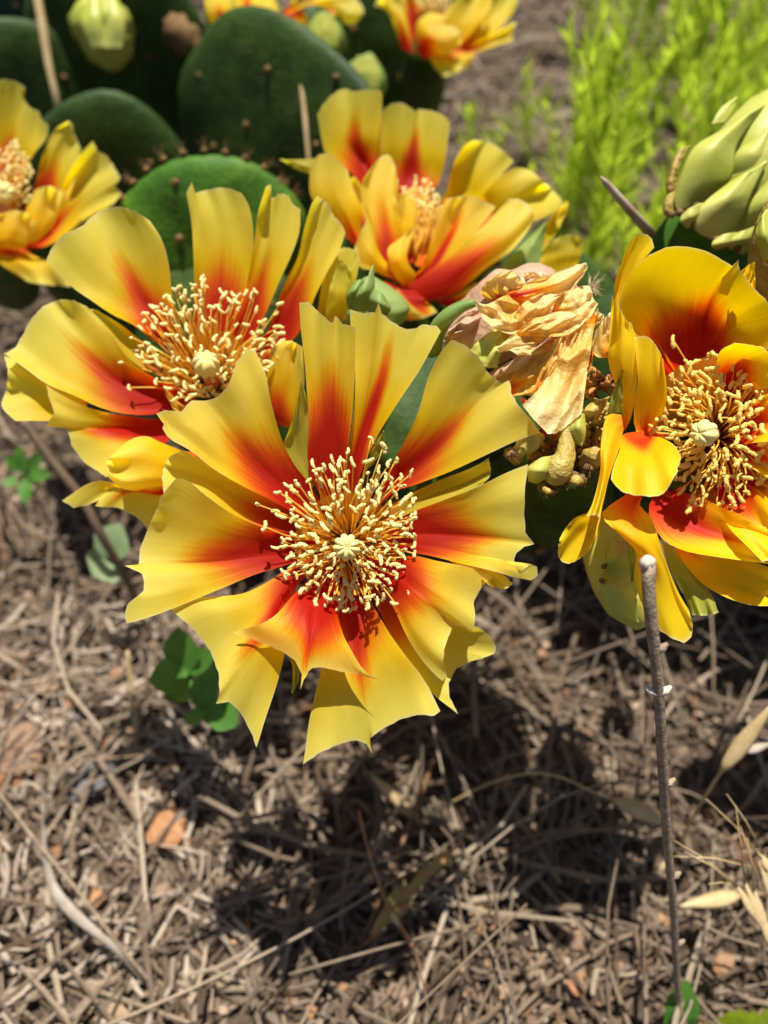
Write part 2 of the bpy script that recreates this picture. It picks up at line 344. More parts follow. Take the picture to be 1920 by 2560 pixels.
# anther shapes shared by all flowers
def anther_mesh(i, mat):
    r = random.Random(100+i); L = r.uniform(1.4, 2.5)/1000; w = r.uniform(0.33, 0.47)/1000
    bend = r.uniform(-0.5, 0.5)/1000; n = 10; p = [Vector((L*(t-0.5), bend*4*t*(1-t), 0.25*bend*math.sin(5*t))) for t in np.linspace(0, 1, n)]
    b = MB(); rr = [w*(0.35+0.65*math.sin(math.pi*(0.08+0.84*t))**0.5)*r.uniform(0.78, 1.2) for t in np.linspace(0, 1, n)]
    v, f = tube(p, rr, 7)
    v = [q + Vector((r.uniform(-1, 1), r.uniform(-1, 1), r.uniform(-1, 1)))*w*0.22 for q in v]
    b.add(v, f); return b.mesh('anther', mat)
ANTH = {k: [anther_mesh(i, M[k]) for i in range(10)] for k in ('anther', 'anther_gold')}
def stamens(par, spots, root, z0, rootd, kind='anther', spread=0.22, thick=0.17, scale=1.0):
    """spots: (px, py, depth mm); root: pixel of the flower's throat"""
    for (x, y, dm) in spots:
        a = P(x, y, z0+dm/1000)
        rx = root[0] + (x-root[0])*spread + random.uniform(-9, 9); ry = root[1] + (y-root[1])*spread + random.uniform(-9, 9)
        b = P(rx, ry, z0+(rootd+random.uniform(-1.5, 1.5))/1000)
        m = b.lerp(a, 0.55) - FW*random.uniform(0.0008, 0.003) + Vector((random.uniform(-1, 1), random.uniform(-1, 1), random.uniform(-1, 1)))*0.0009
        c = catmull([list(b), list(m), list(a)], 8); mb = MB()
        mb.add(*tube([Vector(q) for q in c], [thick/1000*scale*(1.15-0.35*t) for t in np.linspace(0, 1, 8)], 5))
        o = mb.build('stamen', M['filament'], par)
        an = bpy.data.objects.new('anther', random.choice(ANTH[kind])); COL.objects.link(an); an.parent = o
        an.matrix_parent_inverse = PINV(o); an.location = a
        ax = RT*random.uniform(-1, 1) + UP*random.uniform(-1, 1) + FW*random.uniform(-0.45, 0.45)
        rad = (RT*(x-root[0]) - UP*(y-root[1])); 
        if rad.length > 0 and random.random() < 0.5: ax = rad.normalized()*1.0 + ax*0.7
        an.rotation_euler = ax.to_track_quat('X', 'Z').to_euler(); sc = scale*random.uniform(0.8, 1.18)
        sc *= 0.95; an.scale = (sc, sc, sc)
def ring_spots(n, c, rx, ry, rmin, d_in, d_out, pw=0.62, avoid=None, seed=1, mind=13):
    r = random.Random(seed); out = []; tries = 0
    while len(out) < n and tries < 20000:
        tries += 1
        a = r.uniform(0, 2*math.pi); q = rmin + (1-rmin)*r.random()**pw
        if r.random() < 0.06: q *= r.uniform(1.05, 1.22)
        x = c[0] + rx*q*math.cos(a); y = c[1] + ry*q*math.sin(a)
        if avoid and any((x-ax)**2+(y-ay)**2 < ar*ar for ax, ay, ar in avoid): continue
        if any((x-u)**2+(y-w)**2 < mind*mind for u, w, _ in out): continue
        out.append((x, y, d_in+(d_out-d_in)*q + r.uniform(-1.6, 1.6)))
    return out
def stigma(par, px, z0, dm, r, tip, lobes=9, mat='stigma', style_to=None, style_mat='style'):
    """lobed knob facing along tip, on its style"""
    c = P(px[0], px[1], z0+dm/1000); t = tip.normalized(); x, y = frame(t); b = MB(); nu, nv = 54, 14; v = []
    for j in range(nv):
        ph = math.pi*j/(nv-1)
        for i in range(nu):
            a = 2*math.pi*i/nu; k = abs(math.cos(lobes*a/2))**0.7
            rr = r*(0.80+0.22*k*max(0.0, math.sin(ph))**0.6); h = math.cos(ph)*1.15
            if ph < 0.6: h -= 0.35*(0.6-ph)
            v.append(c + (x*math.cos(a)+y*math.sin(a))*rr*max(0.0, math.sin(ph)) + t*rr*h)
    f = []
    for j in range(nv-1):
        for i in range(nu):
            f.append((j*nu+i, j*nu+(i+1) % nu, (j+1)*nu+(i+1) % nu, (j+1)*nu+i))
    b.add(v, f); s = b.build('stigma', M[mat], par)
    if style_to is not None:
        b = MB(); b.add(*tube([c, c.lerp(style_to, 0.5), style_to], [r*0.5, r*0.62, r*0.45], 12)); b.build('style', M[style_mat], s)
def throat(par, px, z0, dm, r, tip):
    c = P(px[0], px[1], z0+dm/1000); t = tip.normalized(); x, y = frame(t); mb = MB(); v = []; n = 20
    for q, h in ((0.0, 0), (.35, .05), (.7, .25), (1.0, .75)):
        for i in range(n): a = 2*math.pi*i/n; v.append(c + ((x*math.cos(a)+y*math.sin(a))*q + t*h)*r)
    mb.add(v, [(j*n+i, j*n+(i+1) % n, (j+1)*n+(i+1) % n, (j+1)*n+i) for j in range(3) for i in range(n)]); mb.build('throat', M['throat'], par)
def receptacle(par, a, b, ra, rb, name='ovary', mat='pad', bumps=5):
    mb = MB(); n = 14; d = b-a
    mb.add(*tube([a + d*t for t in np.linspace(0, 1, n)], [ra+(rb-ra)*t + 0.0016*math.sin(math.pi*t) for t in np.linspace(0, 1, n)], 20))
    o = mb.build(name, M[mat], par)
    x, y = frame(d)
    for i in range(bumps):
        an = i*2.4; t = 0.25+0.6*((i*0.37) % 1); q = a + d*t + (x*math.cos(an)+y*math.sin(an))*(ra+(rb-ra)*t+0.0012)
        areole(o, q, (x*math.cos(an)+y*math.sin(an)), 0.0011, 5)
    return o
def areole(par, q, nrm, r, hairs=6, length=0.004):
    mb = MB(); nrm = nrm.normalized(); x, y = frame(nrm)
    mb.add(*tube([q-nrm*r*0.6, q, q+nrm*r*0.5, q+nrm*r*0.9], [r, r*1.1, r*0.8, r*0.2], 7))
    for i in range(hairs):
        dr = (nrm + x*random.uniform(-.8, .8) + y*random.uniform(-.8, .8)).normalized()*length*random.uniform(.5, 1.1)
        mb.add(*tube([q, q+dr], [r*0.13, r*0.03], 3, False))
    return mb.build('areole', M['areole'], par)

# ================================================================== SETTING: ground
def gh(x, y): return 0.006*noise_v(x*9, y*9, 0.3) + 0.003*noise_v(x*34, y*34, 2.1)
ax = np.concatenate([-np.geomspace(60, 0.95, 14), np.linspace(-0.9, 0.9, 150), np.geomspace(0.95, 60, 14)])
gv = []; gn = len(ax)
for y in ax:
    for x in ax:
        w = max(0.0, 1-max(abs(x), abs(y))/3.0); gv.append((x, y+0.3, (gh(x, y+0.3)*w if w else 0.0)))
me = bpy.data.meshes.new('ground'); me.from_pydata(gv, [], grid_faces(gn, gn)); me.materials.append(M['soil'])
me.polygons.foreach_set('use_smooth', [True]*len(me.polygons)); ground = link_mesh('ground', me); ground['kind'] = 'structure'

# ------------------------------------------------------------------ litter that nobody could count
def straw_verts(cx, cy, cz, L, r, yaw, tilt, bend, sides=4, flat=1.0):
    d = Vector((math.cos(yaw)*math.cos(tilt), math.sin(yaw)*math.cos(tilt), math.sin(tilt))); s = Vector((-math.sin(yaw), math.cos(yaw), 0))
    p = [Vector((cx, cy, cz)) + d*L*(t-0.5) + s*bend*L*(t-0.5)**2*4 - Vector((0, 0, abs(bend)*L*0.15*(2*t-1)**2)) for t in (0, 0.33, 0.67, 1)]
    return tube(p, [r*0.9, r, r, r*0.75], sides, True, flat)
def litter(n, lens, rads, heights, name, label, seed, cat='dry litter', far=False):
    random.seed(seed); mb = MB()
    for i in range(n):
        if far: y = random.uniform(0.30, 1.3)**1.0; x = random.uniform(-0.3-y*0.35, 0.3+y*0.40)
        else: y = -0.06 + 0.62*random.random()**1.25; x = random.uniform(-0.16-0.26*max(y, 0), 0.16+0.26*max(y, 0))
        L = random.uniform(*lens); r = random.uniform(*rads); flat = random.choice((1, 1, 0.5, 0.3))
        z = gh(x, y) + random.uniform(*heights)*random.random() + r
        if random.random() < 0.06: y2 = random.uniform(0, 3.14)
        mb.add(*straw_verts(x, y, z, L, r, random.uniform(0, 6.28), random.gauss(0, 0.16), random.gauss(0, 0.10), 4, flat))
    o = mb.build(name, M['straw'], None, False); o['kind'] = 'stuff'; o['label'] = label; o['category'] = cat
    return o
litter(9000, (0.003, 0.013), (0.0002, 0.0009), (0.000, 0.006), 'chaff', 'fine dry chaff and short straw bits covering the soil', 21)
litter(2600, (0.018, 0.075), (0.00025, 0.0009), (0.001, 0.020), 'straw_litter', 'tangled mat of grey-brown dry grass straw over the soil', 22)
litter(7500, (0.006, 0.05), (0.0006, 0.0020), (0.0, 0.010), 'far_straw_litter', 'dry straw litter on the open ground behind the cactus', 23, far=True)
random.seed(26); mb = MB()
for i in range(800):
    x = random.uniform(-.19, -.045) + random.gauss(0, .012); y = random.uniform(-.02, .14); L = random.uniform(.004, .022); r = random.uniform(.0002, .0008)
    mb.add(*straw_verts(x, y, gh(x, y)+random.uniform(.002, .009), L, r, random.uniform(0, 6.28), random.gauss(0, .2), random.gauss(0, .08), 4, random.choice((1, .4, .3))))
o = mb.build('pale_chaff', M['pale_chaff'], None, False); o['kind'] = 'stuff'; o['label'] = 'pale bleached chaff strewn over the sunlit soil by the orange stone'; o['category'] = 'dry litter'
random.seed(24); mb = MB()
for i in range(6500):
    y = -0.06 + 0.75*random.random()**1.2; x = random.uniform(-0.16-0.3*max(y, 0), 0.16+0.34*max(y, 0)); r = random.uniform(.0006, .0024)*random.uniform(.5, 1)
    q = [Vector((random.gauss(0, 1), random.gauss(0, 1), random.gauss(0, .6))).normalized()*r*random.uniform(.7, 1.25) for _ in range(8)]
    c = Vector((x, y, gh(x, y)+r*.4)); v = [c+Vector((sx*r*random.uniform(.6, 1.2), sy*r*random.uniform(.5, 1), sz*r*random.uniform(.3, .7))) for sx in (-1, 1) for sy in (-1, 1) for sz in (-1, 1)]
    mb.add(v, [(0, 1, 3, 2), (4, 6, 7, 5), (0, 4, 5, 1), (2, 3, 7, 6), (0, 2, 6, 4), (1, 5, 7, 3)])
o = mb.build('gravel', M['gravel'], None, False); o['kind'] = 'stuff'; o['label'] = 'tiny orange-brown grit and crumbs between the straw'; o['category'] = 'grit'

# ================================================================== PADS
random.seed(5)
def pad(label, px, py, z, hw, hh, th, roll=0, yaw=0, tilt=0, mat='pad', areoles=14, pt=0.18, world=None):
    """flattened egg: half width/height in mm; roll in the picture plane, yaw/tilt turn the face away from the camera"""
    c = P(px, py, z); X = RT.copy(); Y = UP.copy(); N = -FW
    r = Matrix.Rotation(math.radians(yaw), 3, Y) @ Matrix.Rotation(math.radians(tilt), 3, X)
    q = Matrix.Rotation(math.radians(roll), 3, -FW)
    X, Y, N = q @ (r @ X), q @ (r @ Y), q @ (r @ N)
    if world: c, Y, N = (Vector(q) for q in world); Y.normalize(); X = Y.cross(N).normalized(); N = X.cross(Y)
    nu, nv = 56, 15; v = []; sd = random.uniform(0, 50)
    for s in (1, -1):
        for j in range(nv):
            t = j/(nv-1); rad = math.sin(t*math.pi/2)
            for i in range(nu):
                a = 2*math.pi*i/nu; w = hw*(1+pt*math.sin(a)); k = 1+0.085*noise_v(math.cos(a)*1.5+sd, math.sin(a)*1.5, sd)
                th2 = s*th*math.cos(t*math.pi/2)**0.8 + 1.0*noise_v(rad*math.cos(a)*2.2+sd, rad*math.sin(a)*2.2, s*3.0)
                v.append(c + (X*w*math.cos(a)*rad*k + Y*hh*math.sin(a)*rad*k + N*th2)/1000)
    f = []
    for s in range(2):
        o = s*nu*nv
        for j in range(nv-1):
            for i in range(nu):
                q4 = (o+j*nu+i, o+j*nu+(i+1) % nu, o+(j+1)*nu+(i+1) % nu, o+(j+1)*nu+i); f.append(q4 if s else q4[::-1])
    root = empty('cactus_pad', c - Y*hh/1000); mb = MB(); mb.add(v, f); body = mb.build('pad_body', M[mat], root)
    tag(root, label, 'cactus pad', 'flat pads of the cactus')
    for i in range(areoles):
        a = i*2.399; rad = math.sqrt((i+0.5)/areoles)*0.98; w = hw*(1+pt*math.sin(a))
        zz = th*math.cos(math.asin(min(1, rad)))**0.8
        n = (N*(1.01-rad**4) + (X*math.cos(a)+Y*math.sin(a))*rad**4)
        areole(body, c+(X*w*math.cos(a)*rad + Y*hh*math.sin(a)*rad + N*zz)/1000, n, 0.0013, 6, 0.0022)
    return root, c, X, Y, N
pad('bluish green cactus pad behind the others at the far edge', 10, 190, 0.375, 44, 78, 8, 8, 10, 45, 'pad_blue')
pB = pad('broad dark green cactus pad below the small green bud', 285, 230, 0.335, 38, 56, 8, -14, 15, 45, 'pad')
pC = pad('wide dark green cactus pad behind the cupped flower', 700, 420, 0.300, 52, 50, 8, -38, -12, 45, 'pad')
pD = pad('small bright green pad with a bristly rounded top edge', 540, 640, 0.255, 29, 32, 7, 6, 0, 34, 'pad_bright', 10)
pE = pad('sunlit green pad under the flowers furthest back', 900, 150, 0.37, 34, 46, 8, -20, 20, 30, 'pad')
pG = pad('green pad edge showing between the withered flower and the open blossoms', 1180, 1130, 0.205, 21, 36, 8, 48, 15, 5, 'pad', 8)
pH = pad('tall cactus pad holding up the cluster of open flowers', 880, 930, 0.250, 30, 50, 8, -25, 0, 30, 'pad', 8)
pF = pad('green pad carrying the large scaly bud beside the golden flower', 1830, 800, 0.212, 26, 38, 7, 8, 0, 25, 'pad_bright', 8)
# lower pads standing on the soil to carry others, then added shade casters
pad('old dark pad at the foot of the cactus behind the grass clump', 1000, 820, 0.315, 38, 58, 9, -5, 0, 45, 'pad', 6)
pad('old dark pad standing in the soil below the left flowers', 330, 640, 0.320, 40, 62, 9, 10, 0, 45, 'pad', 6)
pad('shaded pad between the blue-green pad and the bristly pad', 120, 420, 0.345, 36, 60, 9, 14, 10, 45, 'pad', 6)
pad('dark pad low in the gap behind the bristly pad', 480, 420, 0.375, 46, 60, 9, -10, -8, 45, 'pad', 6)
pad('low pad added behind the withered flower to shade the litter', 1330, 930, 0.262, 34, 44, 9, 20, 0, 20, 'pad', 6)  # this and the next three low pads are added to throw shade forward
pad('low pad added behind the golden flower to shade the litter', 1680, 1000, 0.245, 36, 40, 9, -15, 0, 20, 'pad', 6)
pad('low pad added under the ragged bloom to shade the litter', 1000, 1130, 0.235, 28, 34, 9, 10, 0, 10, 'pad', 6)
pad('low pad added under the left blossom to shade the litter', 560, 900, 0.262, 30, 36, 9, -10, 0, 15, 'pad', 6)
pad('unseen leaning pad added beyond the golden flower to shade the litter', 0, 0, 0, 33, 44, 8, areoles=6, world=((.138, .118, .142), (-.2, .5, .8), (.1, -.8, .5)))  # first of three pads added outside the view to darken the litter
pad('unseen upright pad added in the soil beneath the leaning shade pad', 0, 0, 0, 32, 62, 9, areoles=6, world=((.150, .150, .058), (-.1, -.1, 1), (.2, -1, 0)))
pad('unseen outer pad added beside the big scaly bud to shade the litter', 0, 0, 0, 30, 42, 8, areoles=6, world=((.150, .195, .140), (.2, .3, 1), (.1, -1, .3)))
# corky scar on the broad pad's edge
mb = MB(); random.seed(8)
sc0 = [P(*V('D', x, y), z) for x, y, z in ((720, 190, .318), (750, 150, .314), (790, 150, .312), (830, 200, .312), (900, 240, .314))]
v_, f_ = tube([Vector(q) for q in catmull([list(q) for q in sc0], 16)], list(np.interp(np.linspace(0, 1, 16), [0, .3, .6, 1], [.002, .007, .006, .001])), 12, True, 1, .25); mb.add(v_, f_)
mb.build('corky_scar', M['areole'], pB[0])
# bristles on the top edge of the bright pad
for i in range(12):
    a = math.radians(30+i*11); q = pD[1] + (pD[2]*29*(1+.18*math.sin(a))*math.cos(a) + pD[3]*32*math.sin(a))/1000
    areole(pD[0], q, pD[2]*math.cos(a)+pD[3]*math.sin(a), 0.0012, 12, 0.0048)
# the long spine by the bud
mb = MB(); a = P(*V('T', 1185, 955), 0.197); b = P(*V('T', 976, 716), 0.183)
mb.add(*tube([a, a.lerp(b, .5), a.lerp(b, .9), b], [0.0013, 0.0011, 0.0008, 0.0001], 8)); mb.build('spine', M['spine'], pF[0])

# ================================================================== FLOWERS
def flower(label, px, z, base):
    o = empty('cactus_flower', P(base[0], base[1], z)); tag(o, label, 'flower', 'yellow cactus blossoms'); return o

# ---------- main flower
Z = 0.150; c0 = V('A', 885, 965); f1 = flower('wide open yellow blossom with red throat and ragged, pointed petal tips', c0, Z+0.022, c0)
X1 = (c0, 21)
def pa(*a, **k): k.setdefault('ext', X1); return petal(f1, 'A', *a, Z, **k)
pa('745,690 742,500 728,300 712,150 705,55', '705,55 740,54 775,85 800,108 830,130 845,105 870,135 895,140 920,150', '880,690 903,500 915,330 920,150', (14, 9, 6), cup=1.8, red=0.50, mid=0.60, tw=-2)
pa('885,700 908,500 918,330 905,200 895,80', '895,80 950,95 990,90 1006,58 1018,96 1060,130 1110,155 1150,150 1170,138 1225,143 1238,165', '935,710 1000,560 1080,430 1160,310 1238,165', (15, 11, 9), cup=2.0, red=0.26, mid=0.74, tw=-1)
pa('1020,730 1090,600 1150,480 1195,330 1240,240 1280,195', '1280,195 1330,215 1380,260 1420,320 1470,360 1497,348 1510,405 1540,450 1590,510 1617,546', '1050,780 1150,740 1280,690 1430,620 1540,570 1617,546', (13, 8, 5), cup=3.0, red=0.38, mid=0.62, tw=2)
pa('1060,880 1130,845 1250,800 1380,750 1480,700 1570,665', '1570,665 1558,750 1555,830 1560,920 1592,966 1555,975 1525,1000 1515,1040 1540,1075 1580,1040 1602,1050 1605,1085 1580,1103', '1080,990 1200,1010 1320,1040 1430,1065 1510,1090 1580,1103', (13, 6, 2), cup=2.2, red=0.52, mid=0.66)
pa('1270,1030 1340,1060 1400,1095', '1400,1095 1430,1126 1480,1135 1512,1115', '1330,1020 1420,1050 1480,1085 1512,1115', (9, 8, 7), cup=0.8, red=0.0, mid=0.0, ext=None)
pa('1050,1030 1125,1008 1230,1030 1340,1052 1440,1088', '1440,1088 1400,1120 1365,1180 1370,1250 1355,1302 1325,1270 1290,1275 1262,1330 1248,1400 1262,1465 1245,1482', '1005,1100 1060,1200 1110,1310 1160,1390 1210,1450 1245,1482', (12, 5, 6), cup=-2.0, red=0.48, mid=0.52)
pa('1080,1110 1200,1220 1310,1270 1370,1275', '1370,1275 1420,1305 1447,1350 1440,1380 1350,1410 1300,1435 1270,1490 1275,1545 1305,1606', '990,1180 1050,1300 1130,1420 1210,1530 1305,1606', (15, 13, 12), cup=2.0, red=0.34, mid=0.4, green=0.12)
pa('960,1150 1040,1290 1110,1390 1180,1480 1240,1595', '1240,1595 1215,1612 1150,1610 1080,1630 1010,1670 975,1700 980,1757 960,1720 920,1705 860,1720 800,1745 718,1795', '840,1170 825,1300 790,1440 750,1600 718,1795', (14, 9, 8), cup=1.2, red=0.34, mid=0.56)
pa('840,1150 866,1290 905,1370 950,1440 1007,1480', '1007,1480 940,1460 860,1445 780,1430 740,1445 710,1513 715,1460 690,1405 640,1370 560,1335 500,1315 458,1300', '690,1150 620,1230 550,1270 458,1300', (12, 3.5, 4.0), cup=-2.5, red=0.60, mid=0.72)
pa('700,1120 660,1260 650,1380 620,1500 580,1620 545,1733', '545,1733 530,1690 490,1610 440,1560 393,1568 405,1530 400,1450 370,1370 300,1280 240,1230 216,1200', '680,1050 600,1100 500,1150 400,1163 300,1170 216,1200', (14, 8, 7), cup=-2.2, red=0.30, mid=0.62)
pa('640,1050 540,1080 420,1130 300,1180 150,1240 58,1264', '58,1264 47,1240 60,1190 120,1140 115,1080 48,1047 100,1045 105,980 130,920 160,850 190,780 240,718', '640,920 560,900 450,850 350,780 290,730 240,718', (13, 6, 2), cup=2.4, red=0.42, mid=0.60)
pa('650,930 500,890 350,790 195,775', '195,775 190,700 215,640 265,612', '690,850 560,780 420,700 340,650 265,612', (15, 11, 7), cup=2, red=0.30, mid=0.35, green=0.05)
pa('690,850 600,800 480,740 380,680 290,610 220,570 190,530', '190,530 195,505 168,475 200,460 260,465 300,424 350,425 400,410 440,360 470,280 510,235 540,235', '745,740 690,670 640,570 600,430 580,330 540,235', (13, 8, 4), cup=3.0, red=0.46, mid=0.62, tw=2)
pa('745,760 690,670 648,600 665,540 695,450', '695,450 706,380 714,338', '765,740 748,600 738,450 714,338', (16, 13, 9), cup=1.0, red=0.0, mid=0.0, green=0.75, name='sepal', ext=None)
pa('1040,820 1200,740 1350,680 1420,640', '1420,640 1428,700 1400,740', '1050,890 1200,825 1300,790 1400,740', (15, 12, 10), cup=1.5, red=0.05, mid=0.1, green=0.45, name='sepal', ext=None)
pa('955,690 985,600 1022,538', '1022,538 1026,540', '990,660 1024,590 1026,540', (12, 10, 8), cup=0.5, red=0.0, mid=0.0, green=0.85, name='sepal', ext=None)
pa('640,1340 680,1430 676,1525', '676,1525 682,1528', '690,1340 706,1460 682,1528', (13, 12, 12), cup=0.5, red=0.0, mid=0.0, green=0.8, name='sepal', ext=None)
st = V('A', 885, 978)
sp = ring_spots(185, V('A', 880, 915), 188, 200, 0.22, 2.0, 7.0, 0.80, [(st[0], st[1], 36)], 3, 13)
sp += [V('A', x, y)+(5.0,) for x, y in ((975, 575), (1020, 605), (1070, 650), (1130, 700), (1135, 860), (545, 815), (570, 897), (1130, 1150), (1065, 1185), (960, 1200), (780, 685), (860, 660), (910, 655), (700, 735))]
stamens(f1, sp, (c0[0], c0[1]), Z, 19)
stigma(f1, st, Z, -0.5, 0.0027, CP-P(st[0], st[1], Z), 9, 'stigma', P(c0[0], c0[1], Z+0.024))
receptacle(f1, P(c0[0], c0[1], Z+0.018), P(c0[0]+90, c0[1]-10, Z+0.052), 0.0055, 0.0085)

throat(f1, c0, Z, 21.5, 0.011, CP-P(c0[0], c0[1], Z))
# ---------- flower on the left
Z2 = 0.174; c2 = V('B', 990, 985); f2 = flower('yellow blossom with long upright stamens overlapped by the ragged bloom', c2, Z2+0.02, c2)
X2 = (c2, 17)
def pb(*a, **k): k.setdefault('ext', X2); return petal(f2, 'B', *a, Z2, **k)
pb('760,800 620,690 520,640 430,580 340,520 270,450 212,390', '212,390 240,330 290,270 370,235 420,190 480,150 550,140 620,160 690,205', '840,760 795,560 783,440 765,350 735,270 690,205', (9, 6, 4), cup=3, red=0.36, mid=0.60)
pb('770,1085 620,1100 470,1070 340,1010 220,960 120,890 18,818', '18,818 70,790 110,720 150,650 200,600 280,568 340,575 400,600', '780,960 650,890 580,830 520,740 450,650 400,600', (8, 2, 3), cup=3, red=0.44, mid=0.62)
pb('400,1100 250,1127 70,1128', '70,1128 8,1062 30,980 35,900 20,828', '400,950 200,900 20,828', (6, 6, 5), cup=1, red=0, mid=0, ext=None, green=0.05)
pb('770,1225 680,1250 600,1300 540,1350 490,1388', '490,1388 390,1320 330,1240 305,1160 215,1153 250,1090 225,1020 212,962', '770,1115 600,1108 450,1080 330,1035 212,962', (9, 2, 1), cup=2, red=0.34, mid=0.70)
pb('900,1260 760,1235 680,1200 600,1215 530,1270', '530,1270 495,1320 500,1388', '900,1400 750,1428 600,1448 540,1425 500,1388', (6, -1, -2), cup=-2.5, red=0.10, mid=0.15)
pb('900,1370 700,1430 600,1440 480,1405 400,1420 286,1496', '286,1496 340,1527 410,1515 457,1492 440,1522 540,1530 600,1555 650,1590 690,1642', '900,1500 760,1560 690,1642', (8, 2, 3), cup=1.5, red=0.30, mid=0.75)
pb('760,930 600,850 500,720 430,640', '430,640 418,613 450,620', '780,860 640,750 550,680 450,620', (12, 9, 7), cup=1.5, red=0.25, mid=0.30, green=0.35)
pb('900,700 895,480 890,330 880,200 858,80', '858,80 885,28 895,75 950,65 1010,52 1070,60 1110,80', '1100,700 1150,480 1168,330 1165,230 1145,140 1110,80', (16, 14, 12), cup=2.2, red=0.36, mid=0.44)
pb('1090,700 1150,430 1178,260 1190,160 1225,50', '1225,50 1247,38 1255,100 1290,80 1330,90 1350,130 1384,152', '1190,700 1290,480 1340,370 1382,250 1384,152', (14, 11, 9), cup=2, red=0.34, mid=0.46, tw=2)
pb('1230,720 1300,520 1370,380 1400,250 1435,130 1460,93', '1460,93 1490,110 1520,135 1535,180 1570,215 1592,260', '1320,780 1400,680 1450,560 1510,440 1560,350 1592,260', (13, 9, 7), cup=2, red=0.42, mid=0.50)
pb('1200,1060 1220,930 1250,800 1290,765 1340,758', '1340,758 1392,785', '1330,1160 1375,1050 1402,950 1392,785', (10, 6, 3), cup=-2.5, red=0.30, mid=0.35)
petal(f2, 'B', '1460,640 1480,520 1500,420 1540,340', '1540,340 1600,330 1640,350 1659,400', '1560,680 1610,600 1640,480 1659,400', (14, 11, 9), Z2, red=0, mid=0.0, green=0.30, cup=2, rip=1.2)
petal(f2, 'B', '1500,660 1510,560 1530,470', '1530,470 1570,400 1620,430', '1600,660 1615,540 1620,430', (10, 8, 7), Z2, red=0, mid=0.0, green=0.40, cup=-2, rip=1.2)
st2 = V('B', 950, 868)
sp = ring_spots(140, V('B', 960, 770), 185, 150, 0.12, -1.0, 4.0, 0.62, [(st2[0], st2[1], 34)], 5, 13)
sp = [s for s in sp if s[1] < V('B', 0, 1070)[1]]
sp += [V('B', x, y)+(3.0,) for x, y in ((600, 975), (700, 605), (820, 520), (940, 495), (890, 500), (560, 860), (610, 745), (660, 670), (710, 690), (1290, 590), (1270, 720), (1180, 530), (1230, 860), (1100, 555), (1030, 550), (690, 800), (640, 830))]
stamens(f2, sp, c2, Z2, 14, spread=0.30)
stigma(f2, st2, Z2, -3, 0.0030, CP-P(st2[0], st2[1], Z2)+UP*0.10, 8, 'stigma', P(c2[0], c2[1], Z2+0.02))
receptacle(f2, P(c2[0], c2[1], Z2+0.014), P(c2[0]+110, c2[1]+40, Z2+0.045), 0.0055, 0.0085)

throat(f2, c2, Z2, 17.5, 0.012, CP-P(c2[0], c2[1], Z2)+UP*.05)
# ---------- golden flower on the right
Z3 = 0.152; c3 = V('E', 1010, 1120); f3 = flower('deep golden yellow blossom with cupped petals, a scaly bud behind it', c3, Z3+0.02, c3)
X3 = (c3, 17)
def pe(*a, **k): k.setdefault('ext', X3); k.setdefault('mat', 'petal_gold'); return petal(f3, 'E', *a, Z3, **k)
pe('760,800 640,650 560,560 528,470 555,370', '555,370 610,290 680,230 760,195 860,188 960,213 1060,268 1095,290 1118,253 1125,310 1190,390 1264,470 1340,560', '1040,780 1120,690 1220,690 1340,720', (14, 8, -4), cup=6, red=0.44, mid=0.60, power=1.5)
pe('600,640 505,430 530,300 565,200', '565,200 600,145 645,125 685,145 702,195', '660,560 600,400 630,290 702,195', (12, 9, 6), cup=1.5, red=0.0, mid=0.0)
pe('545,1085 540,950 478,770 485,600 492,428', '492,428 530,490 560,545 592,572', '558,1100 592,1020 618,850 622,700 592,572', (6, -1, -4), cup=-2.5, red=0.05, mid=0.1, ext=None)
pe('640,1110 602,1000 622,850 612,720 604,640', '604,640 650,630 690,650 730,710 752,770', '710,1115 742,1030 766,920 752,770', (7, 0, -3), cup=2, red=0.10, mid=0.15)
pe('570,1110 530,1200 500,1280 488,1340', '488,1340 540,1400 620,1420 700,1425 750,1410 800,1330 837,1228', '690,1125 740,1135 800,1170 837,1228', (4, -4, -7), cup=-2.5, red=0.14, mid=0.20)
pe('540,1020 470,1025 440,1150 435,1300 400,1450 363,1522', '363,1522 420,1518 432,1547', '552,1090 525,1200 492,1290 462,1400 432,1547', (2, -3, -4), cup=-1.5, red=0, mid=0, ext=None, green=0.06)
pe('432,1490 330,1520 280,1560 240,1620', '240,1620 226,1700 240,1740 280,1756 330,1735', '440,1520 422,1600 380,1690 330,1735', (2, 0, 1), cup=2, red=0, mid=0.0, ext=None)
pe('570,1410 470,1478 446,1530 540,1620 612,1700 605,1830 650,2000', '650,2000 720,2080 800,2130 850,2147 885,2120 893,2060 872,1980', '640,1430 690,1530 725,1640 772,1780 822,1900 872,1980', (5, -4, 0, 3), cup=-2.0, red=0.16, mid=0.20)
pe('690,1440 700,1560 750,1640 850,1692 1000,1722 1150,1742 1290,1762', '1290,1762 1350,1700 1330,1600', '850,1390 960,1440 1080,1500 1200,1560 1330,1600', (10, 2, 0), cup=2.5, red=0.36, mid=0.62)
pe('1000,1420 1060,1560 1130,1640 1240,1745', '1240,1745 1330,1720 1380,1600', '1120,1320 1230,1400 1300,1480 1380,1600', (9, 1, -2), cup=2, red=0.34, mid=0.45)
pe('800,1670 850,1755 950,1862 1080,1932 1200,1964 1310,1962', '1310,1962 1350,1880 1340,1800', '900,1660 1050,1705 1200,1750 1340,1800', (8, 6, 5), cup=2, red=0.05, mid=0.15, ext=None)
pe('1040,900 1008,790 1030,705 1100,665', '1100,665 1200,680 1264,710 1340,745', '1110,930 1200,900 1340,880', (10, 3, -3), cup=2.5, red=0.55, mid=0.62)
